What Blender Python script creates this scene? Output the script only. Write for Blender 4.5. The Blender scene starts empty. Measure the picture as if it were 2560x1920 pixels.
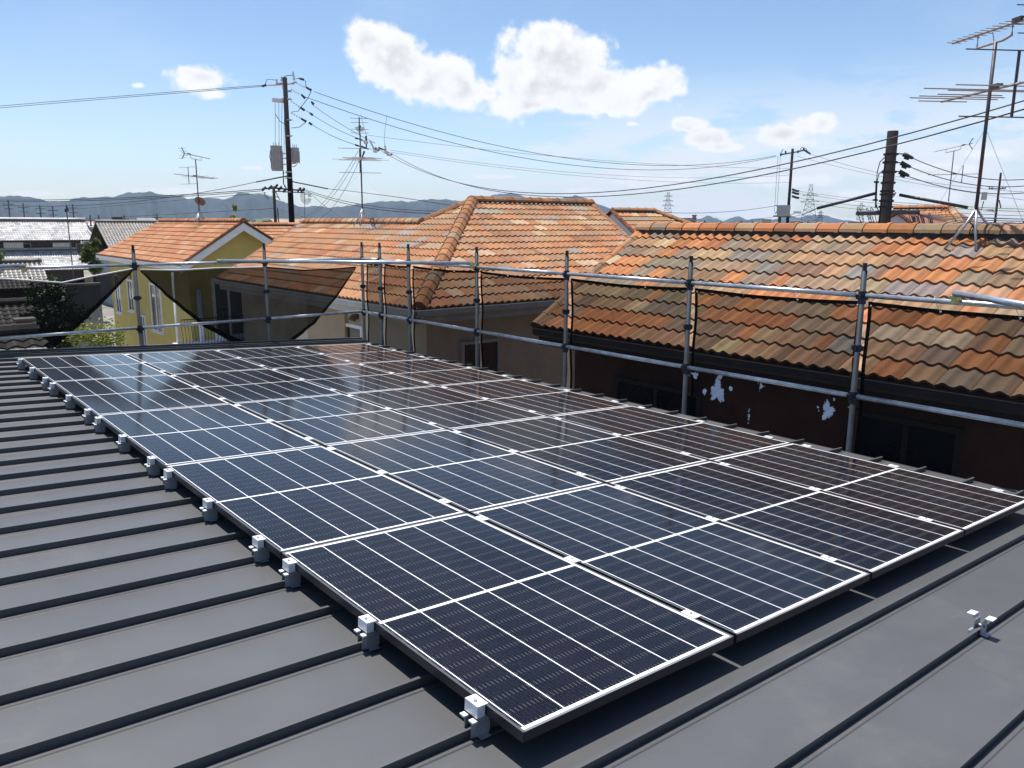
import bpy, math, random
from mathutils import Vector, Matrix
random.seed(7)
scene = bpy.context.scene
C = scene.collection
# ------------------------------------------------------------------ camera
H = 7.8                                   # eye height above the street
F_PX, PITCH, ROLL, YAW = 1995.8, 0.19871, -0.00436, 0.69381
Fw = Vector((math.sin(YAW)*math.cos(PITCH), math.cos(YAW)*math.cos(PITCH), -math.sin(PITCH)))
Rt = Vector((math.cos(YAW), -math.sin(YAW), 0)); Dn = Fw.cross(Rt)
cR = Rt*math.cos(ROLL)+Dn*math.sin(ROLL); cD = -Rt*math.sin(ROLL)+Dn*math.cos(ROLL)
cam_d = bpy.data.cameras.new('camera'); cam = bpy.data.objects.new('camera', cam_d); C.objects.link(cam)
cam_d.sensor_width = 36; cam_d.lens = F_PX/2560*36; cam_d.clip_start = 0.05; cam_d.clip_end = 40000
m = Matrix((( cR.x, -cD.x, -Fw.x, 0), (cR.y, -cD.y, -Fw.y, 0), (cR.z, -cD.z, -Fw.z, H), (0, 0, 0, 1)))
cam.matrix_world = m; scene.camera = cam
# ------------------------------------------------------------------ node helper
class NT:
    def __init__(s, tree): s.t = tree; s.n = tree.nodes; s.l = tree.links
    def new(s, ty, ins=None, **kw):
        nd = s.n.new(ty)
        for k, v in kw.items(): setattr(nd, k, v)
        if ins:
            for k, v in ins.items(): s.put(nd.inputs[k], v)
        return nd
    def put(s, sock, v):
        if isinstance(v, bpy.types.NodeSocket): s.l.new(v, sock)
        else: sock.default_value = v
    def m(s, op, a, b=0.0, c=None, clamp=False):
        nd = s.n.new('ShaderNodeMath'); nd.operation = op; nd.use_clamp = clamp
        s.put(nd.inputs[0], a); s.put(nd.inputs[1], b)
        if c is not None: s.put(nd.inputs[2], c)
        return nd.outputs[0]
    def mix(s, f, a, b, mode='MIX'):
        nd = s.n.new('ShaderNodeMix'); nd.data_type = 'RGBA'; nd.blend_type = mode
        s.put(nd.inputs[0], f); s.put(nd.inputs[6], a); s.put(nd.inputs[7], b)
        return nd.outputs[2]
    def ss(s, x, lo, hi):
        nd = s.n.new('ShaderNodeMapRange'); nd.interpolation_type = 'SMOOTHSTEP'
        s.put(nd.inputs[0], x); s.put(nd.inputs[1], lo); s.put(nd.inputs[2], hi)
        nd.inputs[3].default_value = 0; nd.inputs[4].default_value = 1
        return nd.outputs[0]
    def noise(s, vec, scale, detail=4, rough=.55):
        nd = s.n.new('ShaderNodeTexNoise'); nd.inputs['Scale'].default_value = scale
        nd.inputs['Detail'].default_value = detail; nd.inputs['Roughness'].default_value = rough
        if vec is not None: s.l.new(vec, nd.inputs['Vector'])
        return nd.outputs[0]
def rgba(c): return (c[0], c[1], c[2], 1)
def azel(px, py):
    d = (Fw + cR*((px-1280)/F_PX) + cD*((py-960)/F_PX)).normalized()
    return math.atan2(d.x, d.y), math.asin(d.z)
# ------------------------------------------------------------------ world: sky with fair-weather clouds
SUN = Vector((0.03, 0.30, 1.0)).normalized()
w = bpy.data.worlds.new('World'); scene.world = w; w.use_nodes = True
T = NT(w.node_tree); T.n.clear()
sky = T.new('ShaderNodeTexSky', sky_type='NISHITA', sun_disc=False)
sky.sun_elevation = math.asin(SUN.z); sky.sun_rotation = math.atan2(SUN.x, SUN.y)
sky.altitude = 0; sky.air_density = 1.0; sky.dust_density = 0.7; sky.ozone_density = 1.6
geo = T.new('ShaderNodeTexCoord'); dv = geo.outputs['Generated']
sp = T.new('ShaderNodeSeparateXYZ', {0: dv})
az = T.m('ARCTAN2', sp.outputs[0], sp.outputs[1]); el = T.m('ARCSINE', sp.outputs[2])
pos = T.new('ShaderNodeCombineXYZ', {0: az, 1: el, 2: 0.0}).outputs[0]
n1 = T.noise(pos, 21, 9, .52); n2 = T.noise(pos, 75, 6, .5)
nz = T.m('ADD', T.m('MULTIPLY', T.m('SUBTRACT', n1, .5), 1.7), T.m('MULTIPLY', T.m('SUBTRACT', n2, .5), .7))
blobs = [(915,110,60,50,1),(985,150,88,62,1),(1065,190,105,64,1),(1145,222,85,42,1),(1220,232,36,24,.8),(1365,130,78,62,1),(1420,165,88,66,1),(1340,205,115,72,1),(1365,95,52,34,.9),(1500,215,110,62,1),
         (1600,215,95,48,1),(1330,262,120,30,.8),(1480,262,180,30,.8),(500,195,66,32,1),(470,180,50,22,.8),(540,235,60,20,.6),(345,214,34,12,.5),
         (1770,345,72,24,.85),(1715,312,52,20,.8),(1800,368,90,16,.6),(1960,335,68,26,.9),(2030,308,62,24,.9),(1985,357,80,18,.7),
         (1580,310,28,10,.35),(2460,385,100,25,.5),(1650,455,190,26,.62),(1480,482,130,16,.6),(1980,452,170,26,.6),(2330,430,170,26,.62),(2250,490,260,26,.6),(620,420,60,9,.5),(1230,442,110,8,.45),(420,477,120,12,.55),(90,484,110,10,.55),(900,482,90,10,.55)]
gm = None
for bx, by, rx, ry, st in blobs:
    a0, e0 = azel(bx, by)
    a1, _ = azel(bx+rx, by); _, e1 = azel(bx, by-ry)
    da = T.m('DIVIDE', T.m('SUBTRACT', az, a0), abs(a1-a0)*1.28)
    de = T.m('DIVIDE', T.m('SUBTRACT', el, e0), abs(e1-e0)*1.28)
    q = T.m('SUBTRACT', st, T.m('SQRT', T.m('ADD', T.m('MULTIPLY', da, da), T.m('MULTIPLY', de, de))))
    gm = q if gm is None else T.m('SMOOTH_MAX', gm, q, .25)
dens = T.m('ADD', gm, nz)
cov = T.ss(dens, -.08, .34)
# low haze-bank clouds near the horizon
spos = T.new('ShaderNodeCombineXYZ', {0: az, 1: T.m('MULTIPLY', el, 4.0), 2: 3.0}).outputs[0]
band = T.noise(spos, 9, 8, .6)
azl = T.ss(az, .35, .95)
bm_ = T.m('MULTIPLY', T.ss(el, T.m('ADD', .10, T.m('MULTIPLY', azl, .10)), .03), T.ss(T.m('ADD', band, T.m('MULTIPLY', azl, .13)), .53, .64))
bm_ = T.m('MULTIPLY', bm_, T.m('ADD', .45, T.m('MULTIPLY', azl, .55)))
cir = T.m('MULTIPLY', T.ss(T.noise(T.new('ShaderNodeCombineXYZ', {0: az, 1: T.m('MULTIPLY', el, 2.2), 2: 8.0}).outputs[0], 3.2, 8, .62), .45, .85), .22)
posu = T.new('ShaderNodeCombineXYZ', {0: T.m('SUBTRACT', az, .006), 1: T.m('ADD', el, .013), 2: 0.0}).outputs[0]
n1u = T.noise(posu, 21, 9, .52)
under = T.ss(T.m('SUBTRACT', n1u, n1), -.14, .12)
shade = T.m('SUBTRACT', 1.0, T.m('MULTIPLY', T.m('MULTIPLY', under, T.ss(dens, .2, .9)), .26))
hz = T.mix(T.ss(el, .26, -.02), (.86, .98, 1.10, 1), (1.20, 1.24, 1.36, 1))
skyc = T.mix(1.0, sky.outputs[0], hz, 'MULTIPLY')
SKYS = 0.088
base = T.mix(cir, skyc, (6.6, 7.0, 7.5, 1))
base = T.mix(bm_, base, (6.9, 7.1, 7.6, 1))
cl = T.mix(shade, (0, 0, 0, 1), (7.9, 7.9, 8.05, 1))
final = T.mix(cov, base, cl)
bg = T.new('ShaderNodeBackground', {0: final, 1: SKYS})
T.new('ShaderNodeOutputWorld', {0: bg.outputs[0]})
# ------------------------------------------------------------------ sun, exposure
sd = bpy.data.lights.new('sun', 'SUN'); sd.energy = 5.0; sd.angle = math.radians(.53); sd.color = (1, .95, .88)
so = bpy.data.objects.new('sun', sd); C.objects.link(so); so.rotation_euler = SUN.to_track_quat('Z', 'Y').to_euler(); so.location = (0, 0, 40)
vs = scene.view_settings; vs.view_transform = 'Standard'; vs.look = 'None'; vs.exposure = 0.62; vs.gamma = 1; vs.use_curve_mapping = False
scene.cycles.max_bounces = 8; scene.cycles.transparent_max_bounces = 24; scene.cycles.sample_clamp_indirect = 6
scene.cycles.caustics_reflective = False; scene.cycles.caustics_refractive = False
# ------------------------------------------------------------------ pixel -> place helpers (positions solved once at real depths)
def ray(px, py): return Fw + cR*((px-1280)/F_PX) + cD*((py-960)/F_PX)
def at(px, py, X=None, Y=None, Z=None, dist=None):
    d = ray(px, py)
    if X is not None: t = X/d.x
    elif Y is not None: t = Y/d.y
    elif Z is not None: t = (Z-H)/d.z
    else: t = dist/math.hypot(d.x, d.y)
    return Vector((0, 0, H)) + d*t
def proj(p):
    q = p - Vector((0, 0, H)); z = q.dot(Fw); return 1280+F_PX*q.dot(cR)/z, 960+F_PX*q.dot(cD)/z
# ------------------------------------------------------------------ mesh builder
class MB:
    def __init__(s): s.v = []; s.f = []; s.c = []; s.mi = []
    def add(s, vs, fs, col=None, mi=0):
        o = len(s.v); s.v += [tuple(p) for p in vs]
        for f in fs: s.f.append([o+i for i in f]); s.c.append(col); s.mi.append(mi)
        return s
    def box(s, x0, x1, y0, y1, z0, z1, col=None, mi=0):
        v = [(x0,y0,z0),(x1,y0,z0),(x1,y1,z0),(x0,y1,z0),(x0,y0,z1),(x1,y0,z1),(x1,y1,z1),(x0,y1,z1)]
        return s.add(v, [(0,3,2,1),(4,5,6,7),(0,1,5,4),(1,2,6,5),(2,3,7,6),(3,0,4,7)], col, mi)
    def obox(s, c, ax, ay, az_, col=None, mi=0):      # centre and three half vectors
        c = Vector(c); ax = Vector(ax); ay = Vector(ay); az_ = Vector(az_)
        v = [c+ax*i+ay*j+az_*k for k in (-1, 1) for i, j in ((-1,-1),(1,-1),(1,1),(-1,1))]
        return s.add(v, [(0,3,2,1),(4,5,6,7),(0,1,5,4),(1,2,6,5),(2,3,7,6),(3,0,4,7)], col, mi)
    def tube(s, pts, r, n=8, r2=None, cap=True, col=None, mi=0):
        pts = [Vector(p) for p in pts]; k = len(pts); vs = []; r2 = r if r2 is None else r2
        for i, p in enumerate(pts):
            t = (pts[min(i+1, k-1)] - pts[max(i-1, 0)]).normalized()
            a = t.cross(Vector((0, 0, 1)))
            if a.length < 1e-3: a = Vector((1, 0, 0))
            a.normalize(); b = t.cross(a); rr = r+(r2-r)*i/(k-1)
            for j in range(n):
                th = 2*math.pi*j/n; vs.append(p + a*(rr*math.cos(th)) + b*(rr*math.sin(th)))
        fs = []
        for i in range(k-1):
            for j in range(n): fs.append((i*n+j, i*n+(j+1) % n, (i+1)*n+(j+1) % n, (i+1)*n+j))
        if cap: fs.append(tuple(range(n-1, -1, -1))); fs.append(tuple((k-1)*n+j for j in range(n)))
        return s.add(vs, fs, col, mi)
    def poly(s, pts, th=None, col=None, mi=0):           # flat polygon, optional thickness vector
        pts = [Vector(p) for p in pts]; n = len(pts)
        if th is None: return s.add(pts, [tuple(range(n))], col, mi)
        th = Vector(th); v = pts+[p+th for p in pts]
        fs = [tuple(range(n-1, -1, -1)), tuple(range(n, 2*n))]+[(i, (i+1) % n, n+(i+1) % n, n+i) for i in range(n)]
        return s.add(v, fs, col, mi)
    def build(s, name, mats, parent=None, smooth=False, xf=None, origin=None):
        me = bpy.data.meshes.new(name)
        off = Vector((0, 0, 0))
        if parent is not None:
            q = parent
            while q is not None: off += q.location; q = q.parent
            if getattr(s, 'local', False): off = Vector((0, 0, 0))
        elif origin is not None: off = Vector(origin)
        vv = [tuple(Vector(p)-off) for p in s.v]
        me.from_pydata(vv, [], s.f)
        if not isinstance(mats, (list, tuple)): mats = [mats]
        for mm in mats: me.materials.append(mm)
        me.polygons.foreach_set('material_index', s.mi)
        if any(c is not None for c in s.c):
            ca = me.color_attributes.new('Col', 'FLOAT_COLOR', 'CORNER'); data = []
            for f, c in zip(s.f, s.c):
                c = c or (.5, .5, .5); data += [c[0], c[1], c[2], 1]*len(f)
            ca.data.foreach_set('color', data)
        if smooth: me.polygons.foreach_set('use_smooth', [True]*len(me.polygons))
        me.update(); o = bpy.data.objects.new(name, me); C.objects.link(o)
        if parent is not None: o.parent = parent
        elif origin is not None: o.location = origin
        return o
def LMB(): b = MB(); b.local = True; return b
def tag(o, label=None, cat=None, group=None, kind=None):
    if label: o['label'] = label
    if cat: o['category'] = cat
    if group: o['group'] = group
    if kind: o['kind'] = kind
    return o
def thing(name, label, cat, loc=(0, 0, 0), group=None, rot=None):
    o = bpy.data.objects.new(name, None); C.objects.link(o); o.location = loc; o.empty_display_size = .2
    if rot: o.rotation_euler = rot
    return tag(o, label, cat, group)
def kids(o): return [c for c in C.objects if c.parent == o]
def copy_thing(root, loc, label=None, rot=None):
    def cp(o, par):
        c = o.copy(); C.objects.link(c)
        if par is not None: c.parent = par
        for ch in KIDS.get(o.name, []): cp(ch, c)
        return c
    r = cp(root, None); r.location = loc
    if label: r['label'] = label
    if rot: r.rotation_euler = rot
    return r
KIDS = {}
def reg(root):
    for o in C.objects:
        if o.parent: KIDS.setdefault(o.parent.name, [])
    KIDS.clear()
    for o in C.objects:
        if o.parent: KIDS.setdefault(o.parent.name, []).append(o)
def clip(o, planes):
    import bmesh
    bm = bmesh.new(); bm.from_mesh(o.data)
    for co, no in planes:
        bmesh.ops.bisect_plane(bm, geom=bm.verts[:]+bm.edges[:]+bm.faces[:], plane_co=co, plane_no=no, clear_outer=True)
    bm.to_mesh(o.data); bm.free()
# ------------------------------------------------------------------ materials
def mat(name, col, rough=.6, metal=0.0, var=.12, scale=6.0, spec=.5, bump=0.0, coat=0.0, var2=None):
    mt = bpy.data.materials.new(name); mt.use_nodes = True; T = NT(mt.node_tree); T.n.clear()
    tc = T.new('ShaderNodeTexCoord').outputs['Object']
    nz = T.noise(tc, scale, 5, .6); lo = rgba([c*(1-var) for c in col]); hi = rgba([min(1, c*(1+var)) for c in col])
    c = T.mix(T.ss(nz, .3, .7), lo, hi)
    if var2:
        n3 = T.noise(tc, var2[0], 6, .65); c = T.mix(T.m('MULTIPLY', T.ss(n3, var2[1], var2[2]), var2[4]), c, rgba(var2[3]))
    b = T.new('ShaderNodeBsdfPrincipled', {'Base Color': c, 'Roughness': rough, 'Metallic': metal, 'Specular IOR Level': spec, 'Coat Weight': coat})
    if bump:
        bp = T.new('ShaderNodeBump', {'Height': T.noise(tc, scale*6, 4), 'Strength': bump, 'Distance': .01}); T.l.new(bp.outputs[0], b.inputs['Normal'])
    T.new('ShaderNodeOutputMaterial', {0: b.outputs[0]}); return mt
def mat_col(name, rough=.9, scale=9, amp=.35, spec=.12):
    """colour per tile from the mesh, weathered by noise"""
    mt = bpy.data.materials.new(name); mt.use_nodes = True; T = NT(mt.node_tree); T.n.clear()
    tc = T.new('ShaderNodeTexCoord').outputs['Object']
    at_ = T.new('ShaderNodeAttribute', attribute_name='Col').outputs['Color']
    n_ = T.noise(tc, scale, 6, .65); c = T.mix(T.m('MULTIPLY', T.ss(n_, .45, .75), amp), at_, (.12, .085, .055, 1))
    n3 = T.noise(tc, scale*.35, 5, .6); c = T.mix(T.m('MULTIPLY', T.ss(n3, .35, .75), .5), c, T.mix(1.0, c, (.76, .73, .70, 1), 'MULTIPLY'))
    b = T.new('ShaderNodeBsdfPrincipled', {'Base Color': c, 'Roughness': rough, 'Specular IOR Level': spec})
    bp = T.new('ShaderNodeBump', {'Height': T.noise(tc, 60, 4), 'Strength': .25, 'Distance': .01}); T.l.new(bp.outputs[0], b.inputs['Normal'])
    T.new('ShaderNodeOutputMaterial', {0: b.outputs[0]}); return mt
M = {}
M['roof_metal'] = mat('charcoal_sheet_metal', (.068, .070, .074), .52, 0, .07, 1.7, .6, .03, var2=(9, .60, .75, (.085, .083, .08), .35))
def roof_mat():
    mt = M['roof_metal']; T = NT(mt.node_tree); tc = T.new('ShaderNodeTexCoord').outputs['Object']; b = [n for n in T.n if n.type == 'BSDF_PRINCIPLED'][0]
    wav = T.noise(tc, 2.3, 2, .4); bp = T.new('ShaderNodeBump', {'Height': wav, 'Strength': .55, 'Distance': .012}); T.l.new(bp.outputs[0], b.inputs['Normal'])
    src = b.inputs['Base Color'].links[0].from_socket
    dust = T.ss(T.noise(tc, .9, 8, .72), .48, .72); c = T.mix(T.m('MULTIPLY', dust, .17), src, (.12, .115, .105, 1))
    spk = T.ss(T.noise(tc, 95, 2, .5), .74, .80); c = T.mix(T.m('MULTIPLY', spk, .5), c, (.20, .19, .18, 1))
    scf = T.m('MULTIPLY', T.ss(T.noise(T.new('ShaderNodeVectorMath', {0: tc, 1: (3, 24, 3)}, operation='MULTIPLY').outputs[0], 1.0, 6, .7), .62, .74), .25); c = T.mix(scf, c, (.15, .145, .14, 1))
    T.l.new(c, b.inputs['Base Color']); T.l.new(T.m('ADD', .44, T.m('MULTIPLY', dust, .16)), b.inputs['Roughness'])
roof_mat()
M['roof_edge'] = mat('charcoal_trim', (.05, .05, .052), .5, 0, .08, 3)
M['frame'] = mat('black_anodised_frame', (.012, .012, .018), .40, .0, .05, 4)
M['lip_lit_dim'] = mat('frame_side_lip_sunlit', (.07, .07, .078), .4, .1, .05, 20)  # dimmer sunlit tone, painted on the tops of the long side members
M['lip'] = mat('frame_lip_sunlit', (.22, .22, .235), .35, .3, .05, 20)  # sunlight on the black frame's top faces, put into a paler grey
M['alu'] = mat('aluminium_clamp', (.78, .79, .80), .36, .2, .05, 30)
M['galv'] = mat('galvanised_mount', (.40, .42, .45), .42, .6, .15, 25)
M['steel'] = mat('galvanised_scaffold_tube', (.48, .50, .53), .33, .75, .22, 9, var2=(14, .6, .75, (.22, .21, .2), .5))
M['steeldk'] = mat('weathered_scaffold_post', (.030, .038, .050), .55, .0, .25, 8, .25, var2=(12, .58, .75, (.07, .07, .07), .4))
M['brass'] = mat('yellow_coupler', (.55, .47, .2), .5, .4, .3, 30)
M['tile'] = mat_col('terracotta_tile'); M['tile_far'] = mat_col('terracotta_tile_far', .9, 4, .25)
M['kawara'] = mat_col('grey_clay_tile', .5, 4, .25, .6)
M['yellow'] = mat('yellow_render', (.50, .40, .13), .85, 0, .06, 2, .2, .1, var2=(1.2, .55, .8, (.42, .38, .16), .4))
M['tan'] = mat('tan_render', (.42, .31, .21), .85, 0, .06, 2, .2, .1)
M['cream'] = mat('cream_render', (.54, .46, .35), .85, 0, .06, 2, .2, .1)
M['brownw'] = mat('brown_render', (.26, .12, .085), .85, 0, .12, 2, .2, .15)
M['darkwood'] = mat('dark_timber_wall', (.06, .045, .04), .8, 0, .25, 3)
M['white'] = mat('white_paint', (.74, .73, .70), .5, 0, .05, 5)
M['offw'] = mat('white_plaster', (.60, .59, .57), .8, 0, .08, 2)
M['greyw'] = mat('grey_wall', (.30, .30, .30), .8, 0, .1, 2)
M['gutter'] = mat('gutter_pale', (.50, .48, .44), .5, 0, .08, 3)
M['gutterdk'] = mat('gutter_dark', (.10, .08, .07), .4, 0, .08, 3)
M['pane'] = mat('window_glass', (.02, .025, .03), .06, 0, .2, 2, .8)
M['black'] = mat('black_plastic', (.015, .015, .018), .5, 0, .1, 5)
M['iron'] = mat('black_iron', (.02, .02, .02), .5, .3, .1, 5)
M['wire'] = mat('wire_sheath', (.035, .04, .05), .6, 0, .1, 3)
M['pole'] = mat('concrete_pole_dark', (.016, .013, .015), .85, 0, .25, 5, .1, var2=(2, .55, .8, (.03, .022, .024), .5))
M['polelt'] = mat('concrete_pole', (.12, .12, .13), .8, 0, .15, 4, .3)
M['trafo'] = mat('grey_transformer', (.36, .36, .35), .6, 0, .08, 3)
M['porc'] = mat('porcelain', (.70, .70, .70), .3, 0, .05, 6)
M['yagi'] = mat('antenna_aluminium', (.33, .31, .31), .5, .0, .1, 12)
M['yagidk'] = mat('antenna_dark', (.05, .045, .05), .5, .2, .1, 9)
M['mast'] = mat('antenna_mast', (.055, .048, .055), .5, .05, .2, 9)
M['dish'] = mat('satellite_dish', (.17, .155, .16), .5, 0, .08, 4)
M['bark'] = mat('bark', (.10, .075, .055), .9, 0, .3, 12, .2)
M['asphalt'] = mat('asphalt', (.055, .055, .057), .9, 0, .2, 3, .3)
M['concrete'] = mat('pale_concrete', (.36, .34, .31), .85, 0, .12, 1.5, .3)
M['insul'] = mat('insulated_cover', (.03, .035, .045), .5, 0, .1, 3)
M['splash'] = mat('dried_white_paint', (.62, .66, .74), .8, 0, .12, 12, .2, .2)
def leaf_mat(name, c1, c2):
    mt = bpy.data.materials.new(name); mt.use_nodes = True; T = NT(mt.node_tree); T.n.clear()
    tc = T.new('ShaderNodeTexCoord').outputs['Object']
    c = T.mix(T.ss(T.noise(tc, 2.2, 5), .35, .65), rgba(c1), rgba(c2))
    d = T.new('ShaderNodeBsdfPrincipled', {'Base Color': c, 'Roughness': .6, 'Specular IOR Level': .3})
    tr = T.new('ShaderNodeBsdfTranslucent', {0: c}); mx = T.new('ShaderNodeMixShader', {0: .3, 1: d.outputs[0], 2: tr.outputs[0]})
    T.new('ShaderNodeOutputMaterial', {0: mx.outputs[0]}); return mt
M['leaf'] = leaf_mat('leaf_green', (.045, .085, .02), (.13, .17, .035)); M['leafd'] = leaf_mat('leaf_dark', (.02, .045, .015), (.05, .09, .025))
M['leafy'] = leaf_mat('leaf_yellow_green', (.14, .18, .03), (.28, .28, .06))
# safety mesh: fine black weave with holes
def net_mat(name, op, tint=(.014, .013, .013)):
    mt = bpy.data.materials.new(name); mt.use_nodes = True; T = NT(mt.node_tree); T.n.clear()
    tc = T.new('ShaderNodeTexCoord').outputs['Object']; n_ = T.noise(tc, 2.5, 4, .6)
    f = T.m('ADD', op-.07, T.m('MULTIPLY', n_, .14), clamp=True)
    d = T.new('ShaderNodeBsdfDiffuse', {0: rgba(tint)}); tr = T.new('ShaderNodeBsdfTransparent')
    mx = T.new('ShaderNodeMixShader', {0: f, 1: tr.outputs[0], 2: d.outputs[0]}); T.new('ShaderNodeOutputMaterial', {0: mx.outputs[0]}); return mt
M['net'] = net_mat('black_safety_mesh', .65); M['net3'] = net_mat('dense_safety_mesh', .86); M['net2'] = net_mat('folded_safety_mesh', .90)
# solar glass ------------------------------------------------------
PW, PL_ = 1.090, 1.752
def solar():
    mt = bpy.data.materials.new('solar_glass'); mt.use_nodes = True; T = NT(mt.node_tree); T.n.clear()
    tc = T.new('ShaderNodeTexCoord').outputs['Object']; s = T.new('ShaderNodeSeparateXYZ', {0: tc}); x, y = s.outputs[0], s.outputs[1]
    mg = .0235; cw = (PW-2*mg)/6
    u = T.m('DIVIDE', T.m('SUBTRACT', x, mg), cw)               # 0..6
    fu = T.m('FRACT', u); du = T.m('MULTIPLY', T.m('MINIMUM', fu, T.m('SUBTRACT', 1.0, fu)), cw)
    line = T.m('LESS_THAN', du, .0022)
    ey = T.m('MINIMUM', y, T.m('SUBTRACT', PL_, y))
    edge = T.m('MAXIMUM', T.m('LESS_THAN', ey, mg+.002), T.m('GREATER_THAN', x, PW-.0185))
    yc = T.m('ABSOLUTE', T.m('SUBTRACT', y, PL_/2)); mid = T.m('LESS_THAN', yc, .0085)
    midg = T.m('LESS_THAN', yc, .0016)
    white = T.m('MAXIMUM', T.m('MAXIMUM', line, edge), mid)
    rh = (PL_/2-.0085-mg-.004)/10
    vy = T.m('DIVIDE', T.m('SUBTRACT', yc, .0085), rh); fy = T.m('FRACT', vy); dy = T.m('MULTIPLY', T.m('MINIMUM', fy, T.m('SUBTRACT', 1.0, fy)), rh)
    rowgap = T.m('LESS_THAN', dy, .0011)
    # busbars: ten per cell
    bu = T.m('MULTIPLY', T.m('SUBTRACT', fu, .0), 10.0); fb = T.m('FRACT', bu); db = T.m('MULTIPLY', T.m('ABSOLUTE', T.m('SUBTRACT', fb, .5)), cw/10)
    bus = T.m('LESS_THAN', db, .0006)
    pad = T.m('MULTIPLY', T.m('LESS_THAN', db, .0011), T.m('LESS_THAN', dy, .011))
    gl = T.new('ShaderNodeTexWhiteNoise', {0: T.new('ShaderNodeVectorMath', {0: tc, 1: (420, 420, 0)}, operation='MULTIPLY').outputs[0]}, noise_dimensions='3D').outputs[0]
    big = T.noise(tc, 3, 3)
    cell = T.mix(T.ss(big, .35, .65), (.0035, .0045, .009, 1), (.006, .0075, .013, 1))
    # cell to cell tone
    cid = T.new('ShaderNodeCombineXYZ', {0: T.m('FLOOR', u), 1: T.m('FLOOR', T.m('DIVIDE', y, rh)), 2: 0.0}).outputs[0]
    ct = T.new('ShaderNodeTexWhiteNoise', {0: cid}, noise_dimensions='3D').outputs[0]
    cell = T.mix(T.m('MULTIPLY', ct, .35), cell, (.012, .010, .016, 1))
    cell = T.mix(T.m('MULTIPLY', bus, .25), cell, (.07, .07, .08, 1))
    cell = T.mix(T.m('MULTIPLY', rowgap, .5), cell, (.002, .002, .003, 1))
    cell = T.mix(T.m('MULTIPLY', pad, T.m('ADD', .10, T.m('MULTIPLY', gl, .5))), cell, (.26, .26, .25, 1))
    cell = T.mix(T.m('MULTIPLY', T.m('GREATER_THAN', gl, .992), .5), cell, (.4, .38, .33, 1))
    col = T.mix(white, cell, (.80, .80, .80, 1)); col = T.mix(midg, col, (.45, .45, .45, 1))
    dust = T.noise(tc, 1.3, 6, .65)
    rgh = T.m('ADD', .085, T.m('MULTIPLY', dust, .06))
    b = T.new('ShaderNodeBsdfPrincipled', {'Base Color': col, 'Roughness': rgh, 'IOR': 1.32, 'Specular IOR Level': .25})
    df = T.new('ShaderNodeBsdfDiffuse', {0: (.20, .17, .14, 1)})
    mx = T.new('ShaderNodeMixShader', {0: T.m('MULTIPLY', T.ss(dust, .35, .8), .018), 1: b.outputs[0], 2: df.outputs[0]})
    T.new('ShaderNodeOutputMaterial', {0: mx.outputs[0]}); return mt
M['solar'] = solar()
# ================================================================== OUR ROOF
SL = 0.05402
V = Vector((math.cos(SL), 0, -math.sin(SL))); U = Vector((0, 1, 0)); N = Vector((math.sin(SL), 0, math.cos(SL)))
O = Vector((1.42226, 1.65173, H-1.52518))
def PL(v, u, n): return O+V*v+U*u+N*n
RH = -.12; UEND = 10.0; VE = 5.03; UN = -3.6; VN = -4.2
our = thing('metal_roof_house', 'house under the solar panels with dark grey standing seam metal roof', 'house', (0, 0, 0))
b = MB(); pts = [PL(VN, UN, RH), PL(VE, UN, RH), PL(VE, UEND, RH), PL(VN, UEND, RH)]
b.poly([p-N*.02 for p in pts], N*.02)
U0 = -.135; k = 0; SEAMS = []
u = U0-10*.353
while u < UEND-.1:
    if u > UN+.05:
        SEAMS.append(u)
        # standing seam: upright rib with a small folded head, and a low crease beside it
        pf = [(-.003, 0), (-.003, .030), (-.008, .030), (-.008, .037), (.007, .037), (.007, 0)]
        v0, v1 = VN+.01, VE-.02
        b.add([PL(v0, u+a, RH+c) for a, c in pf]+[PL(v1, u+a, RH+c) for a, c in pf],
              [(i, i+6, (i+1) % 6+6, (i+1) % 6) for i in range(6)]+[(0, 1, 2, 3, 4, 5), (11, 10, 9, 8, 7, 6)])
        b.add([PL(v0, u-.034, RH+.0004), PL(v0, u-.030, RH+.004), PL(v0, u-.012, RH+.004), PL(v1, u-.034, RH+.0004), PL(v1, u-.030, RH+.004), PL(v1, u-.012, RH+.004)], [(0, 3, 4, 1), (1, 4, 5, 2)])
    u += .353
b.build('roof', M['roof_metal'], our)
b = MB()   # raised verge flashing along the far gable and eave drip edge
for (u0, u1, h0, h1) in ((UEND-.16, UEND-.13, RH, RH+.045), (UEND-.005, UEND+.06, RH-.16, RH+.055), (UEND-.13, UEND-.005, RH-.02, RH+.03)):
    c = [PL(v, uu, h) for v in (VN, VE+.02) for uu, h in ((u0, h0), (u1, h0), (u1, h1), (u0, h1))]
    b.add(c, [(0, 1, 2, 3), (7, 6, 5, 4), (0, 4, 5, 1), (1, 5, 6, 2), (2, 6, 7, 3), (3, 7, 4, 0)])
b.build('verge_flashing', M['roof_edge'], our)
b = MB(); c = [PL(v, uu, h) for v in (VE, VE+.018) for uu, h in ((UN, RH-.17), (UEND, RH-.17), (UEND, RH+.001), (UN, RH+.001))]
b.add(c, [(0, 1, 2, 3), (7, 6, 5, 4), (0, 4, 5, 1), (1, 5, 6, 2), (2, 6, 7, 3), (3, 7, 4, 0)]); b.build('fascia', M['roof_edge'], our)
b = MB(); b.box(-2.4, 6.05, -1.5, 11.25, 0, H-2.05); b.build('wall', M['offw'], our)
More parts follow.
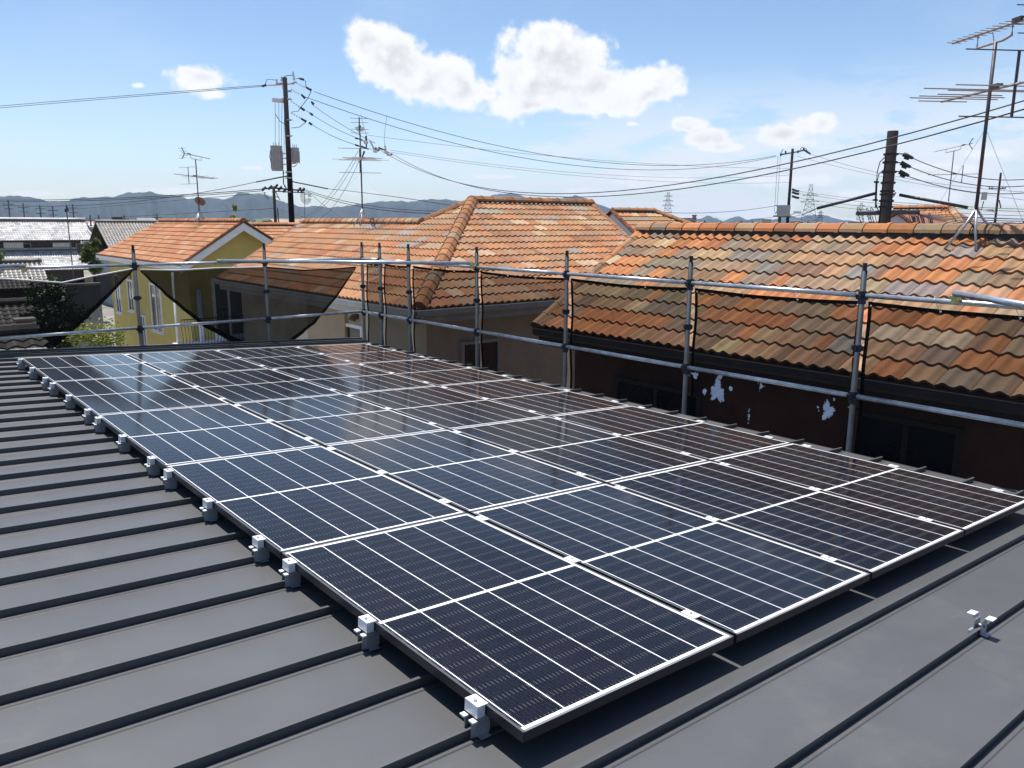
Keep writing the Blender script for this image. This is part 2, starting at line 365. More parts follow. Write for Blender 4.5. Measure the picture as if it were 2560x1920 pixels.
# ------------------------------------------------------------------ solar panels
ordw = ['front', 'second', 'third', 'fourth', 'far']; colw = ['left-edge', 'second', 'third', 'right-edge']
rot = (0, SL, 0)
sp0 = None
for i in range(4):
    for j in range(5):
        rowt = {0: 'front row', 1: 'second row', 2: 'middle row', 3: 'fourth row', 4: 'far row'}[j]
        colt = {0: 'leftmost column', 1: 'second column from the left', 2: 'third column from the left', 3: 'rightmost column by the scaffold'}[i]
        lab = 'black solar panel in the %s of the array, %s' % (rowt, colt)
        loc = PL(i*1.110+.002, j*1.7635, 0)
        if sp0 is None:
            sp0 = thing('solar_panel', lab, 'solar panel', loc, 'solar panels on the metal roof', rot)
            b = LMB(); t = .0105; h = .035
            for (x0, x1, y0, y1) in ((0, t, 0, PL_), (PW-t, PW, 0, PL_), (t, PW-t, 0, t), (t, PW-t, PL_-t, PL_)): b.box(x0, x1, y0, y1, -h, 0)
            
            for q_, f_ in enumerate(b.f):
                if all(abs(b.v[i_][2]) < 1e-6 for i_ in f_): b.mi[q_] = 1 if q_ >= 12 else 2  # top faces get the painted sunlit greys, the other faces stay black
            b.build('frame', [M['frame'], M['lip'], M['lip_lit_dim']], sp0)
            b = LMB(); b.box(t+.0002, PW-t-.0002, t+.0002, PL_-t-.0002, -.008, -.0012); b.build('glass', M['solar'], sp0)
            reg(sp0)
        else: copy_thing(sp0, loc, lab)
# ------------------------------------------------------------------ clamps
def seam_mount(root, right=False):
    b = LMB()
    for sy in (-1, 1):
        b.box(-.030, .030, sy*.014-.0015, sy*.014+.0015, .012, .072)
        b.box(-.022, .022, sy*.0155 if sy > 0 else -.040, .040 if sy > 0 else -.0155, .009, .0125)
        b.add([(-.026, sy*.014, .072), (.026, sy*.014, .072), (.026, sy*.026, .088), (-.026, sy*.026, .088),
               (-.026, sy*.014+.002, .070), (.026, sy*.014+.002, .070), (.026, sy*.026+.002, .086), (-.026, sy*.026+.002, .086)],
              [(0, 1, 2, 3), (7, 6, 5, 4), (0, 4, 5, 1), (1, 5, 6, 2), (2, 6, 7, 3), (3, 7, 4, 0)])
    b.build('seam_grip', M['galv'], root)
    for sy in (-1, 1): b = LMB(); b.box(-.026, .026, sy*.022 if sy > 0 else -.052, .052 if sy > 0 else -.022, .087, .0905); b.build('top_flange', M['alu'], root)
    b = LMB(); b.tube([(0, -.024, .045), (0, .024, .045)], .006, 8); b.build('bolt', M['galv'], root)
kk = [1, 3, 5, 6, 8, 10, 11, 13, 15, 16, 18, 20, 21, 23, 25]
def cu(k): return U0+k*.353
posw = ['first', 'second', 'third', 'fourth', 'fifth', 'sixth', 'seventh', 'eighth', 'ninth', 'tenth', 'eleventh', 'twelfth', 'thirteenth', 'fourteenth', 'fifteenth']
def end_clamp(name, lab, side, grp):
    # side -1: left edge of the array (body reaches towards -x)
    r = thing(name, lab, 'panel clamp', (0, 0, 0), grp, rot); s = side
    def bx(b, x0, x1, *a): b.box(min(s*x0, s*x1), max(s*x0, s*x1), *a)
    b = LMB(); bx(b, -.009, .034, -.034, .034, .1203, .1245); bx(b, .003, .034, -.034, .034, .083, .1203); b.build('clamp_cap', M['alu'], r)
    b = LMB(); b.tube([(s*.018, 0, .124), (s*.018, 0, .131)], .0065, 6); b.build('bolt', M['galv'], r)
    b = LMB(); bx(b, -.03, .030, -.022, -.019, .010, .083); bx(b, -.03, .030, .019, .022, .010, .083); bx(b, -.02, .020, -.044, -.022, .010, .013); bx(b, -.02, .020, .022, .044, .010, .013)
    bx(b, .030, .044, -.019, -.016, .010, .072); bx(b, .030, .044, .016, .019, .010, .072); b.build('seam_grip', M['galv'], r)
    for ya, yb in ((-.036, -.012), (.012, .036)): b = LMB(); bx(b, .034, .052, ya, yb, .070, .076); b.build('lower_flange', M['alu'], r)
    return r
proto = None
for n_, k in enumerate(kk):
    lab = 'silver clamp on the left array edge, %s from the front corner' % posw[n_]
    loc = PL(.001, cu(k), RH)
    if proto is None: proto = end_clamp('end_clamp', lab, -1, 'clamps along the left edge of the solar array'); proto.location = loc; reg(proto)
    else: copy_thing(proto, loc, lab)
proto = None
for n_, k in enumerate(kk):
    lab = 'silver clamp on the right array edge, %s from the near end' % posw[n_]
    loc = PL(3*1.110+.002+PW, cu(k), RH)
    if proto is None: proto = end_clamp('end_clamp', lab, 1, 'clamps along the right edge of the solar array'); proto.location = loc; reg(proto)
    else: copy_thing(proto, loc, lab)
proto = None
for g in range(3):
    for n_, k in enumerate(kk):
        lab = 'silver clamp between panel columns %s, %s from the near end' % (['one and two', 'two and three', 'three and four'][g], posw[n_])
        loc = PL(g*1.110+.002+PW+.010, cu(k), RH)
        if proto is None:
            proto = thing('mid_clamp', lab, 'panel clamp', loc, 'clamps in the gaps between solar panel columns', rot)
            b = LMB(); b.box(-.020, .020, -.036, .036, .1206, .1246); b.build('clamp_plate', M['alu'], proto)
            b = LMB(); b.tube([(0, 0, .1246), (0, 0, .130)], .0065, 6); b.build('bolt', M['galv'], proto)
            b = LMB(); b.box(-.008, .008, -.03, .03, .034, .1206); b.build('seam_grip', M['galv'], proto)
            reg(proto)
        else: copy_thing(proto, loc, lab)
br = thing('seam_bracket', 'lone silver seam bracket standing on the bare roof at the lower right', 'bracket', PL(2.235, U0-.353+.001, RH), None, rot)
seam_mount(br)
# ================================================================== SCAFFOLD
sc = thing('scaffold', 'galvanised tube scaffold guard rails around the metal roof', 'scaffold', (6.62, 11.85, 0))
ZT, ZL = H-.585, H-1.455
XS, YS = 6.62, 11.85
poles = [(XS, YS), (XS, 11.28), (XS, 10.43), (XS, 8.72), (XS, 6.95), (XS, 5.13), (XS, 3.32), (XS, 1.5), (4.95, YS), (3.09, YS), (1.28, YS), (-.5, YS)]
for px_, py_ in poles:
    b = MB(); b.tube([(px_, py_, .05), (px_, py_, ZT+.205)], .0243, 12); p_ = b.build('post', M['steeldk'], sc, True)
    for zz in (ZT-.02, ZL-.02, (ZT+ZL)/2-.02):     # wedge sockets
        b = MB()
        hh = .055 if zz > ZT-.1 or zz < ZL+.1 else .03
        b.tube([(px_, py_, zz-hh), (px_, py_, zz+hh)], .034, 10); b.box(px_-.05, px_+.05, py_-.012, py_+.012, zz-.018, zz+.022); b.box(px_-.012, px_+.012, py_-.05, py_+.05, zz-.018, zz+.022)
        b.build('socket', M['steeldk'], p_)
    b = MB(); b.tube([(px_, py_, ZT+.205), (px_, py_, ZT+.27)], .019, 10); b.build('spigot', M['steeldk'], p_)
ys = sorted({p[1] for p in poles if p[0] == XS}); xs = sorted({p[0] for p in poles if p[1] == YS})
def rail(p, q, r=.0213, name='guard_rail', mt='steel'):
    b = MB(); b.tube([p, q], r, 14); return b.build(name, M[mt], sc, True)
for zz in (ZT, ZL):
    for a, c in zip(ys[:-1], ys[1:]):
        rail((XS-.02, a+.045, zz), (XS-.02, c-.045, zz))
    for a, c in zip(xs[:-1], xs[1:]): rail((a+.045, YS-.02, zz), (c-.045, YS-.02, zz))
def ext(p, q, cp, name='loose_pipe'):
    o = rail(p, q, .0243, name)
    for c in cp:
        b = MB(); c = Vector(c); b.tube([c+Vector((0, 0, -.045)), c+Vector((0, 0, .045))], .03, 8); b.box(c.x-.035, c.x+.035, c.y-.03, c.y+.03, c.z-.012, c.z+.02); b.build('coupler', M['brass'], o)
p1 = at(544, 652, Y=YS-.09); p2 = at(1182, 658, X=XS-.07)
# long extra pipe runs across the corner just above the top rail
ext(p1, p2, [p1+Vector((0.02, 0.02, -.03)), p2+Vector((0, 0, -.03))])
q1 = at(2386, 733, X=XS-.09); q2 = at(2700, 786, X=XS-.45)
ext(q1, q2, [q1+Vector((.03, 0, -.04))])
r1 = at(60, 665, Y=YS-.09); r2 = at(-260, 668, Y=YS-.3)
ext(r1, r2, [r1+Vector((0, .03, -.03))])
b = MB()
for i in range(3): b.box(XS-.42, XS-.06, 1.5+i*3.4, 1.5+i*3.4+3.3, ZL-1.93, ZL-1.88)
b.build('walk_board', M['galv'], sc)
# ------------------------------------------------------------------ safety mesh sheets
def wavy(pts_fn, n, mth):
    pass
XN = XS+.055; YN = YS+.055
def net_sheet(label, a, c, seed, ztop=ZT-.055, zbot=ZL-1.75, grom=True):
    t = thing('safety_net', label, 'safety net', (XN, a, zbot), 'black safety mesh hung on the scaffold')
    rnd = random.Random(seed); b = MB(); nu, nv = 16, 18
    g = [[Vector((XN+.012*math.sin(j*1.1+i*.9+seed)+.02*math.sin(i/nu*math.pi)*math.sin(j*.5+seed), a+(c-a)*i/nu, zbot+(ztop-zbot-(.02*math.sin(i/nu*math.pi)) )*j/nv)) for j in range(nv+1)] for i in range(nu+1)]
    vs_ = [p for r_ in g for p in r_]; fs = [(i*(nv+1)+j, (i+1)*(nv+1)+j, (i+1)*(nv+1)+j+1, i*(nv+1)+j+1) for i in range(nu) for j in range(nv)]
    b.add(vs_, fs); b.build('mesh_panel', M['net'], t, True)
    b = MB()
    for i in range(nu):    # hem along the top and both sides
        p, q = g[i][nv], g[i+1][nv]; dz = Vector((0, 0, -.032)); e = Vector((.003, 0, 0)); b.add([p+e, q+e, q+e+dz, p+e+dz, p-e, q-e, q-e+dz, p-e+dz], [(0, 1, 2, 3), (7, 6, 5, 4), (0, 4, 5, 1), (3, 2, 6, 7)])
    for i, s_ in ((0, 1), (nu, -1)):
        for j in range(nv):
            p, q = g[i][j], g[i][j+1]; dy = Vector((0, s_*.03, 0)); e = Vector((.004, 0, 0)); b.add([p+e, q+e, q+e+dy, p+e+dy, p-e, q-e, q-e+dy, p-e+dy], [(0, 1, 2, 3), (7, 6, 5, 4), (0, 4, 5, 1), (3, 2, 6, 7)])
    b.build('hem', M['net2'], t)
    b = MB()
    n = max(2, int((c-a)/.45))
    for i in range(n+1):
        y_ = a+.03+(c-a-.06)*i/n; b.tube([(XN-.016, y_, ztop-.035), (XN-.005, y_, ztop-.035)], .0075, 8)
    for j in range(1, 6):
        zz = ztop-.035-j*.45; b.tube([(XN-.016, a+.022, zz), (XN-.005, a+.022, zz)], .0065, 8)
    b.build('grommets', M['white'], t)
    b = MB()
    for i in range(1, n):
        y_ = a+.03+(c-a-.06)*i/n; b.tube([(XN-.016, y_, ztop-.035), (XS-.05, y_+.02, ZT+.01), (XS-.02, y_+.03, ZT+.03), (XS+.02, y_+.01, ZT)], .0022, 5)
    b.build('tie_cord', M['porc'], t)
    return t
bays = list(zip(ys[:-1], ys[1:]))
names = ['nearest bay right of the picture', 'bay beside the near right post', 'bay with white paint splashes', 'bay in front of the brown wall window', 'bay left of the brown tiled roof corner', 'bay over the hip of the orange roof', 'narrow bay', 'narrowest bay next to the corner post']
for n_, (a, c) in enumerate(bays):
    net_sheet('black safety mesh hung on the right-hand scaffold, %s' % names[n_], a+.03, c-.03, n_)
# gable-side nets: pulled into triangles with rolled dark hems
def tri_net(label, px_pts, folds, seed):
    P = [at(x, y, Y=YN) for x, y in px_pts]
    t = thing('safety_net', label, 'safety net', P[0], 'black safety mesh hung on the scaffold')
    import mathutils
    b = MB(); c0 = sum(P, Vector())/len(P); n = 10
    # fan with subdivided, slightly billowing surface
    for i in range(len(P)):
        A, B = P[i], P[(i+1) % len(P)]
        grid = []
        for r_ in range(n+1):
            row = []
            for s_ in range(n+1):
                p = c0.lerp(A.lerp(B, s_/n), r_/n); k_ = (1-r_/n); row.append(p+Vector((0, .05*k_*math.sin(3*p.x+seed), 0)))
            grid.append(row)
        vs_ = [p for r_ in grid for p in r_]; b.add(vs_, [(r_*(n+1)+s_, r_*(n+1)+s_+1, (r_+1)*(n+1)+s_+1, (r_+1)*(n+1)+s_) for r_ in range(n) for s_ in range(n)])
    b.build('mesh_panel', M['net3'], t, True)
    for pts_, r0, r1_ in folds:
        Q = [at(x, y, Y=YN-.02) for x, y in pts_]
        QQ = []
        for i in range(len(Q)-1):
            for s_ in range(6): QQ.append(Q[i].lerp(Q[i+1], s_/6)+Vector((.004*math.sin(i*7+s_*2.1), 0, .004*math.cos(i*5+s_*1.7))))
        QQ.append(Q[-1]); b = MB(); b.tube(QQ, r0, 8, r1_); b.build('rolled_hem', M['net2'], t, True)
    n_top = {1: 5, 2: 4, 3: 4}[seed]; Q = [at(x, y, Y=YN-.03) for x, y in px_pts[:n_top]]; b = MB(); b.tube(Q, .011, 7); b.build('top_hem', M['offw'] if seed < 3 else M['net2'], t, True)
    return t
tri_net('black safety mesh at the far left, over the grey tiled houses', [(-120, 690), (60, 700), (155, 707), (235, 690), (333, 672), (230, 778), (120, 868), (-120, 880)],
        [([(331, 676), (270, 738), (215, 790), (165, 832), (118, 870)], .012, .055)], 1)
tri_net('black safety mesh in front of the yellow house balcony', [(352, 674), (440, 676), (545, 670), (662, 668), (662, 868), (585, 862), (510, 812), (430, 748)],
        [([(352, 678), (430, 748), (515, 815), (600, 856)], .012, .04)], 2)
tri_net('black safety mesh under the orange roof eave left of corner', [(662, 668), (760, 676), (840, 672), (888, 668), (840, 740), (790, 800), (722, 856), (662, 864)],
        [([(890, 668), (840, 742), (785, 806), (722, 856)], .010, .032)], 3)
# white paint dried on the mesh
def blotch(label, cx_, cy_, rx, ry, seed, n=64):
    rnd = random.Random(seed); c = at(cx_, cy_, X=XN-.03)
    kx = (at(cx_+1, cy_, X=XN-.03)-c).length; ky = (at(cx_, cy_+1, X=XN-.03)-c).length
    yy = -1
    P = []
    for i in range(n):
        th = 2*math.pi*i/n; r_ = .55+.35*rnd.random()+.18*math.sin(3*th+seed)+.12*math.sin(5*th)
        P.append(Vector((c.x, c.y+yy*math.cos(th)*r_*rx*kx*.8, c.z+math.sin(th)*r_*ry*ky*.85)))
    b = MB(); b.poly(P, Vector((-.003, 0, 0)))
    for i in range(3):
        th = rnd.random()*6.28; r_ = 1.0+.5*rnd.random(); q = Vector((c.x, c.y+math.cos(th)*r_*rx*kx, c.z+math.sin(th)*r_*ry*ky)); s_ = (.05+.15*rnd.random())*ry*ky
        b.poly([q+Vector((0, math.cos(a_)*s_*rnd.uniform(.5, 1.3), math.sin(a_)*s_*rnd.uniform(.5, 1.5))) for a_ in [k_*.9 for k_ in range(7)]], Vector((-.002, 0, 0)))
    o = b.build('paint_splash', M['splash'], None, False, None, c); tag(o, label, 'paint splash', 'white paint dried on the safety mesh'); return o
blotch('large white dried paint splash on the mesh, left of pair', 1794, 978, 26, 38, 3)
blotch('large round white paint splash on the mesh near the right post', 2070, 1026, 22, 34, 8)
blotch('small white paint splash touching the lower rail beside the post', 1738, 938, 12, 12, 12)
blotch('small white paint fleck between the two large splashes, upper', 1903, 965, 6, 10, 21)
blotch('tiny white paint fleck between the two large splashes, lower', 1872, 1042, 4, 13, 25)
# ================================================================== TILED ROOFS
ORANGE = (.50, .215, .095)
PAL_MIX = [((.58, .25, .112), 9), ((.48, .20, .09), 7), ((.47, .285, .165), 9), ((.37, .255, .165), 7), ((.31, .235, .17), 5), ((.56, .39, .225), 3), ((.60, .48, .32), 1), ((.30, .265, .235), 2), ((.29, .18, .115), 5)]
PAL_MID = [((.55, .255, .13), 9), ((.52, .28, .15), 9), ((.50, .29, .175), 7), ((.40, .26, .17), 4), ((.60, .42, .27), 4), ((.40, .34, .29), 1), ((.40, .20, .11), 4)]
PAL_OR = [((.54, .25, .13), 6), ((.56, .28, .155), 5), ((.50, .23, .125), 3), ((.60, .34, .21), 3)]
PAL_GR = [((.74, .73, .71), 5), ((.62, .62, .61), 4), ((.82, .81, .79), 3), ((.48, .48, .47), 3)]
PAL_GD = [((.26, .24, .22), 5), ((.21, .19, .18), 4), ((.32, .30, .28), 3)]
def pick(pal, rnd):
    GA = .71
    c = rnd.choices([p[0] for p in pal], [p[1] for p in pal])[0]; k_ = rnd.uniform(.88, 1.12); return tuple(min(.8, GA*x*k_*rnd.uniform(.96, 1.04)) for x in c)
def tile_face(parent, org, eu, su, La, Lb, poly, pal, mt, w_=.326, lc=.32, waves=2, amp=.019, seg=5, seed=0, th=.030, name='tiled_slope', stagger=0.0):
    """org: eave corner, eu: unit along eave, su: unit up the slope, poly: clip polygon in (a,b) coords, counter-clockwise"""
    rnd = random.Random(seed); eu = Vector(eu).normalized(); su = Vector(su).normalized(); nn = eu.cross(su)
    if nn.z < 0: nn = -nn
    amin = min(p[0] for p in poly); amax = max(p[0] for p in poly); bmin = min(p[1] for p in poly); bmax = max(p[1] for p in poly)
    b = MB(); ns = waves*seg*2
    prof = []
    for k_ in range(ns+1):
        t_ = k_/ns; ph = 2*math.pi*waves*t_; hgt = amp*(.5-.5*math.cos(ph))**1.35
        if k_ == 0 or k_ == ns: hgt -= .014
        prof.append((t_*w_, hgt))
    nj = int(math.ceil((bmax-bmin)/lc)); ni = int(math.ceil((amax-amin)/w_))+1
    for j in range(nj):
        prev = None; b0 = bmin+j*lc; off = (j % 2)*stagger*w_
        for i in range(-1, ni):
            a0 = amin+i*w_-off
            ca, cb = a0+w_/2, b0+lc/2
            # cheap reject
            ok = True; m_ = .45
            for p, q in zip(poly, poly[1:]+poly[:1]):
                ex, ey = q[0]-p[0], q[1]-p[1]; L = math.hypot(ex, ey) or 1
                if (ex*(cb-p[1])-ey*(ca-p[0]))/L < -m_: ok = False; break
            if not ok: continue
            col = pick(pal, rnd) if (prev is None or rnd.random() > .28) else tuple(x*rnd.uniform(.95, 1.05) for x in prev); prev = col; col2 = pick(pal, rnd) if rnd.random() < .08 else col
            jz = rnd.uniform(-.002, .002)
            lo = [org+eu*(a0+x)+su*b0+nn*(h_+th+jz) for x, h_ in prof]; dn = [p-nn*(th*1.05) for p in lo]; hi = [org+eu*(a0+x)+su*(b0+lc+.03)+nn*(h_+.002) for x, h_ in prof]
            k0 = len(prof); o = len(b.v); b.v += [tuple(p) for p in lo+hi+lo+dn]
            for q in range(ns):
                b.f.append([o+q, o+q+1, o+k0+q+1, o+k0+q]); b.c.append(col if q < ns//2 else col2); b.mi.append(0)
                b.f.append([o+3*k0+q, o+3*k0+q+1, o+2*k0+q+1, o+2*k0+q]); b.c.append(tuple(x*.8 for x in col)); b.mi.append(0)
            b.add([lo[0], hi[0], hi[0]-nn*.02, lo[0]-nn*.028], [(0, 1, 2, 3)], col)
    ob = b.build(name, mt, parent, True)
    off = Vector((0, 0, 0)); q_ = parent
    while q_ is not None: off += q_.location; q_ = q_.parent
    planes = []
    for p, q in zip(poly, poly[1:]+poly[:1]):
        P = org+eu*p[0]+su*p[1]; Q = org+eu*q[0]+su*q[1]; e_ = (Q-P).normalized()
        out = e_.cross(nn) ; cen = org+eu*sum(x[0] for x in poly)/len(poly)+su*sum(x[1] for x in poly)/len(poly)
        if out.dot(cen-P) > 0: out = -out
        if abs(q[1]-bmin)+abs(p[1]-bmin) < 1e-6: continue      # leave the eave line uncut
        planes.append((P-off, out))
    clip(ob, planes)
    return ob
def cap_row(parent, p, q, pal, mt, w_=.25, ln=.32, h=.085, seed=0, lift=.05, name='ridge_tiles', fascia=None):
    rnd = random.Random(seed); p = Vector(p); q = Vector(q); d = (q-p); L = d.length; d.normalize(); side = d.cross(Vector((0, 0, 1))).normalized(); up = side.cross(d).normalized()
    if up.z < 0: up = -up
    b = MB(); n = max(1, int(round(L/ln))); l_ = L/n; pf = [(-.5, -.55), (-.45, 0.0), (-.22, .8), (0, 1.0), (.22, .8), (.45, 0.0), (.5, -.55)]
    for i in range(n):
        c = pick(pal, rnd)
        sA, sB, sC = 1.0, 1.06, 1.16
        st = [(0, 1.0), (l_*.84, 1.02), (l_*.85, 1.16), (l_*1.02, 1.16)]
        vs_ = []
        for x, s_ in st:
            for a_, z_ in pf: vs_.append(p+d*(i*l_+x)+side*(a_*w_*s_)+up*(z_*h*s_+lift))
        k_ = len(pf); fs = [(r_*k_+s_, r_*k_+s_+1, (r_+1)*k_+s_+1, (r_+1)*k_+s_) for r_ in range(3) for s_ in range(k_-1)]
        fs.append(tuple(3*k_+s_ for s_ in range(k_))); fs.append(tuple(range(k_-1, -1, -1)))
        b.add(vs_, fs, c)
    o = b.build(name, mt, parent)
    if fascia:
        b = MB(); b.obox((p+q)/2+up*(lift*.5-.03), d*(L/2), side*(w_*.36), up*(lift*.5+.04)); b.build('ridge_bed', fascia, o)
    return o
def window(parent, c, along, nrm, w_, h_, fr=.05, frame='white', pane='pane', split=True, name='window'):
    c = Vector(c); a = Vector(along).normalized(); n = Vector(nrm).normalized(); z = Vector((0, 0, 1))
    b = MB()
    for s_ in (-1, 1):
        b.obox(c+a*(s_*(w_/2-fr/2))+n*.02, a*(fr/2), n*.035, z*(h_/2)); b.obox(c+z*(s_*(h_/2-fr/2))+n*.021, a*(w_/2-fr), n*.033, z*(fr/2))
    if split: b.obox(c+n*.018, a*(fr*.4), n*.025, z*(h_/2-fr))
    f = b.build(name, M[frame], parent)
    b = MB(); b.obox(c+n*.008, a*(w_/2-fr), n*.008, z*(h_/2-fr)); b.build('pane', M[pane], f)
    b = MB(); b.obox(c-z*(h_/2+.02)+n*.04, a*(w_/2+.04), n*.06, z*.018); b.build('sill', M[frame], f)
    return f
def gutter(parent, p, q, n_out, mt, r=.06, board=.18):
    p = Vector(p); q = Vector(q); d = (q-p).normalized(); n = Vector(n_out).normalized(); b = MB(); vs_ = []; pf = [(0, 0), (0, -.08), (.03, -.11), (.09, -.11), (.12, -.08), (.12, .0), (.108, 0), (.108, -.07), (.085, -.095), (.035, -.095), (.012, -.07), (.012, 0)]
    for e in (p, q):
        for x, z in pf: vs_.append(e+n*(x)+Vector((0, 0, z)))
    k_ = len(pf); b.add(vs_, [(i, (i+1) % k_, k_+(i+1) % k_, k_+i) for i in range(k_)]+[tuple(range(k_)), tuple(range(2*k_-1, k_-1, -1))]); o = b.build('gutter', mt, parent)
    b = MB(); b.obox((p+q)/2-n*.014+Vector((0, 0, -board/2-.01)), (q-p)/2, n*.012, Vector((0, 0, board/2))); b.build('fascia', mt, o); return o
# ---- near house with brown/orange mixed tiles
XE, TE = 7.8, 25.5*math.pi/180; ZE = H-1.50
hb = thing('tiled_house', 'nearest neighbour house with mottled brown and orange tiled roof and dark wall', 'house', (XE, 5, 0))
su = Vector((math.cos(TE), 0, math.sin(TE))); eu = Vector((0, -1, 0)); runb = 2.85/math.cos(TE)
orgb = Vector((XE, 8.83, ZE))
cr = orgb+su*runb
b = MB(); b.poly([orgb+su*0-Vector((0, 0, .03)), Vector((XE, -3, ZE-.03)), Vector((cr.x, -3, cr.z-.03)), Vector((cr.x, 9.33, cr.z-.03))], Vector((0, 0, -.06)))
b.poly([Vector((cr.x, 9.33, cr.z-.03)), Vector((cr.x, -3, cr.z-.03)), Vector((cr.x+2.85, -3, ZE-.03)), Vector((cr.x+2.85, 8.83, ZE-.03))], Vector((0, 0, -.06)))
rf = b.build('roof', M['brownw'], hb)
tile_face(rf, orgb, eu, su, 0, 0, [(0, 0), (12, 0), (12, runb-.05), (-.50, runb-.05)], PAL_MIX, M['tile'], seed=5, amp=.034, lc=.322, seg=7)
cap_row(rf, cr+Vector((0, .5, 0))+Vector((0, 0.05, 0)), Vector((cr.x, -3, cr.z)), PAL_MIX, M['tile'], .27, .335, .075, 11, .085, fascia=M['black'])
cap_row(rf, orgb+Vector((.0, .02, .0)), cr+Vector((0, .5, 0)), PAL_MIX, M['tile'], .17, .33, .05, 12, .03, 'verge_tiles', fascia=M['brownw'])
gutter(hb, (XE+.03, 8.80, ZE-.015), (XE+.03, -3, ZE-.015), (-1, 0, 0), M['gutterdk'], board=.24)
b = MB(); b.box(XE+.45, cr.x+2.4, -2.6, 8.45, 0, ZE-.02)
b.poly([(XE+.45, 8.45, ZE-.02), (cr.x+2.4, 8.45, ZE-.02), (cr.x, 8.45, cr.z-.1)], (0, -.2, 0)); b.build('wall', M['brownw'], hb)
b = MB(); b.box(XE+.03, XE+.45, -2.8, 8.7, ZE-.17, ZE-.14); b.build('soffit', M['gutterdk'], hb)
for px_, py_, w_, h_ in ((2260, 1150, 1.1, .9), (1640, 1050, 1.5, 1.0)):
    c = at(px_, py_, X=XE+.45); window(hb, (XE+.448, c.y, c.z), (0, 1, 0), (-1, 0, 0), w_, h_, .06, 'gutterdk')
# ---- orange hipped house in the middle
TM = math.radians(23); XM, YM, ZM = 7.71, 11.87, H-1.5
hm = thing('tiled_house', 'large house with hipped orange tiled roof and low side wing in the middle', 'house', (XM+4, YM+5, 0))
ct, st_ = math.cos(TM), math.sin(TM)
su = Vector((ct, 0, st_)); org = Vector((XM, YM, ZM)); eu = Vector((0, 1, 0))
def ab(P): return (P.y-YM, (P.x-XM)/ct)
polyX = [Vector((7.71, 11.87, 0)), Vector((12.5, 16.75, 0)), Vector((11.22, 17.2, 0)), Vector((11.22, 23.7, 0)), Vector((7.71, 21.6, 0))]
pa = [ab(p) for p in polyX]
# convex pieces: wing and main part
wing = [(5.4, 0), (9.73, 0), (11.83, 3.51/ct), (5.4, 3.51/ct)]
main = [(0, 0), (5.4, 0), (5.4, 3.75/ct), (4.88, 4.79/ct)]
def ccw(p): 
    A = sum(x0*y1-x1*y0 for (x0, y0), (x1, y1) in zip(p, p[1:]+p[:1])); return p if A > 0 else p[::-1]
b = MB()
for pc in (wing, main):
    b.poly([org+eu*a+su*bb-Vector((0, 0, .03)) for a, bb in pc], Vector((0, 0, -.05)))
ridge_z = ZM+4.79*math.tan(TM); RX0, RX1, RY = 12.5, 16.8, 16.66
suY = Vector((0, ct, st_)); euY = Vector((1, 0, 0)); bY = 4.79/ct
mainY = [(0, 0), (7.3, 0), (9.1, bY), (4.79, bY)]
b.poly([org+euY*a+suY*bb-Vector((0, 0, .03)) for a, bb in mainY], Vector((0, 0, -.05)))
# far slopes so the roof is closed
b.poly([Vector((RX0, RY, ridge_z-.03)), Vector((RX1, RY, ridge_z-.03)), Vector((RX1-.2, RY+4.8, ZM)), Vector((RX0-3.0, RY+4.8, ZM))], Vector((0, 0, -.05)))
WZ = ZM+3.51*math.tan(TM)
b.poly([Vector((11.22, 17, WZ-.03)), Vector((11.22, 23.7, WZ-.03)), Vector((14.7, 21.6, ZM)), Vector((14.7, 17, ZM))], Vector((0, 0, -.05)))
rf = b.build('roof', M['tan'], hm)
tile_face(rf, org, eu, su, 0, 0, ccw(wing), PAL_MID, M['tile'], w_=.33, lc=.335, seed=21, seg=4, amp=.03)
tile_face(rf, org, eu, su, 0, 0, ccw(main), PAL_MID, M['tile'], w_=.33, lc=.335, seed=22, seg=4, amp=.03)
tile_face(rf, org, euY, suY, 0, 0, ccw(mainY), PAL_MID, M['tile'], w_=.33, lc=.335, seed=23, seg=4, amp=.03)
hip_top = Vector((RX0, RY, ridge_z)); PALRB = [((.42, .2, .1), 5), ((.33, .17, .1), 4), ((.50, .24, .12), 3), ((.36, .25, .18), 2)]
cap_row(rf, org+Vector((.05, .05, 0)), hip_top, PALRB, M['tile'], .30, .36, .10, 31, .05, 'hip_tiles', fascia=M['brownw'])
cap_row(rf, hip_top, Vector((RX1, RY, ridge_z)), PALRB, M['tile'], .27, .34, .08, 32, .07, fascia=M['black'])
cap_row(rf, Vector((XM+7.3, YM, ZM)), Vector((RX1, RY, ridge_z)), PALRB, M['tile'], .17, .35, .05, 33, .03, 'verge_tiles', fascia=M['brownw'])
cap_row(rf, Vector((11.22, 17.1, WZ)), hip_top, PALRB, M['tile'], .27, .35, .07, 34, .04, 'hip_tiles')
cap_row(rf, Vector((11.22, 23.75, WZ)), Vector((11.22, 17.0, WZ)), PAL_MID, M['tile'], .26, .34, .07, 35, .06, fascia=M['black'])
cap_row(rf, Vector((7.71, 21.6, ZM)), Vector((11.22, 23.7, WZ)), PALRB, M['tile'], .16, .33, .05, 36, .02, 'verge_tiles')
gutter(hm, (XM+.02, YM-.1, ZM-.015), (XM+.02, 21.6, ZM-.015), (-1, 0, 0), M['gutter'], board=.24)
gutter(hm, (XM-.1, YM+.02, ZM-.015), (XM+7.25, YM+.02, ZM-.015), (0, -1, 0), M['gutter'], board=.24)
b = MB(); b.box(XM+.5, 14.6, YM+.5, 20.6, 0, ZM-.05); b.poly([(14.58, YM+.5, ZM-.06), (14.58, 20.6, ZM-.06), (14.58, RY, ridge_z-.9)], (-.2, 0, 0)); b.box(XM+.503, 14.2, 20.6, 21.3, 0, ZM-.05); b.build('wall', M['cream'], hm)
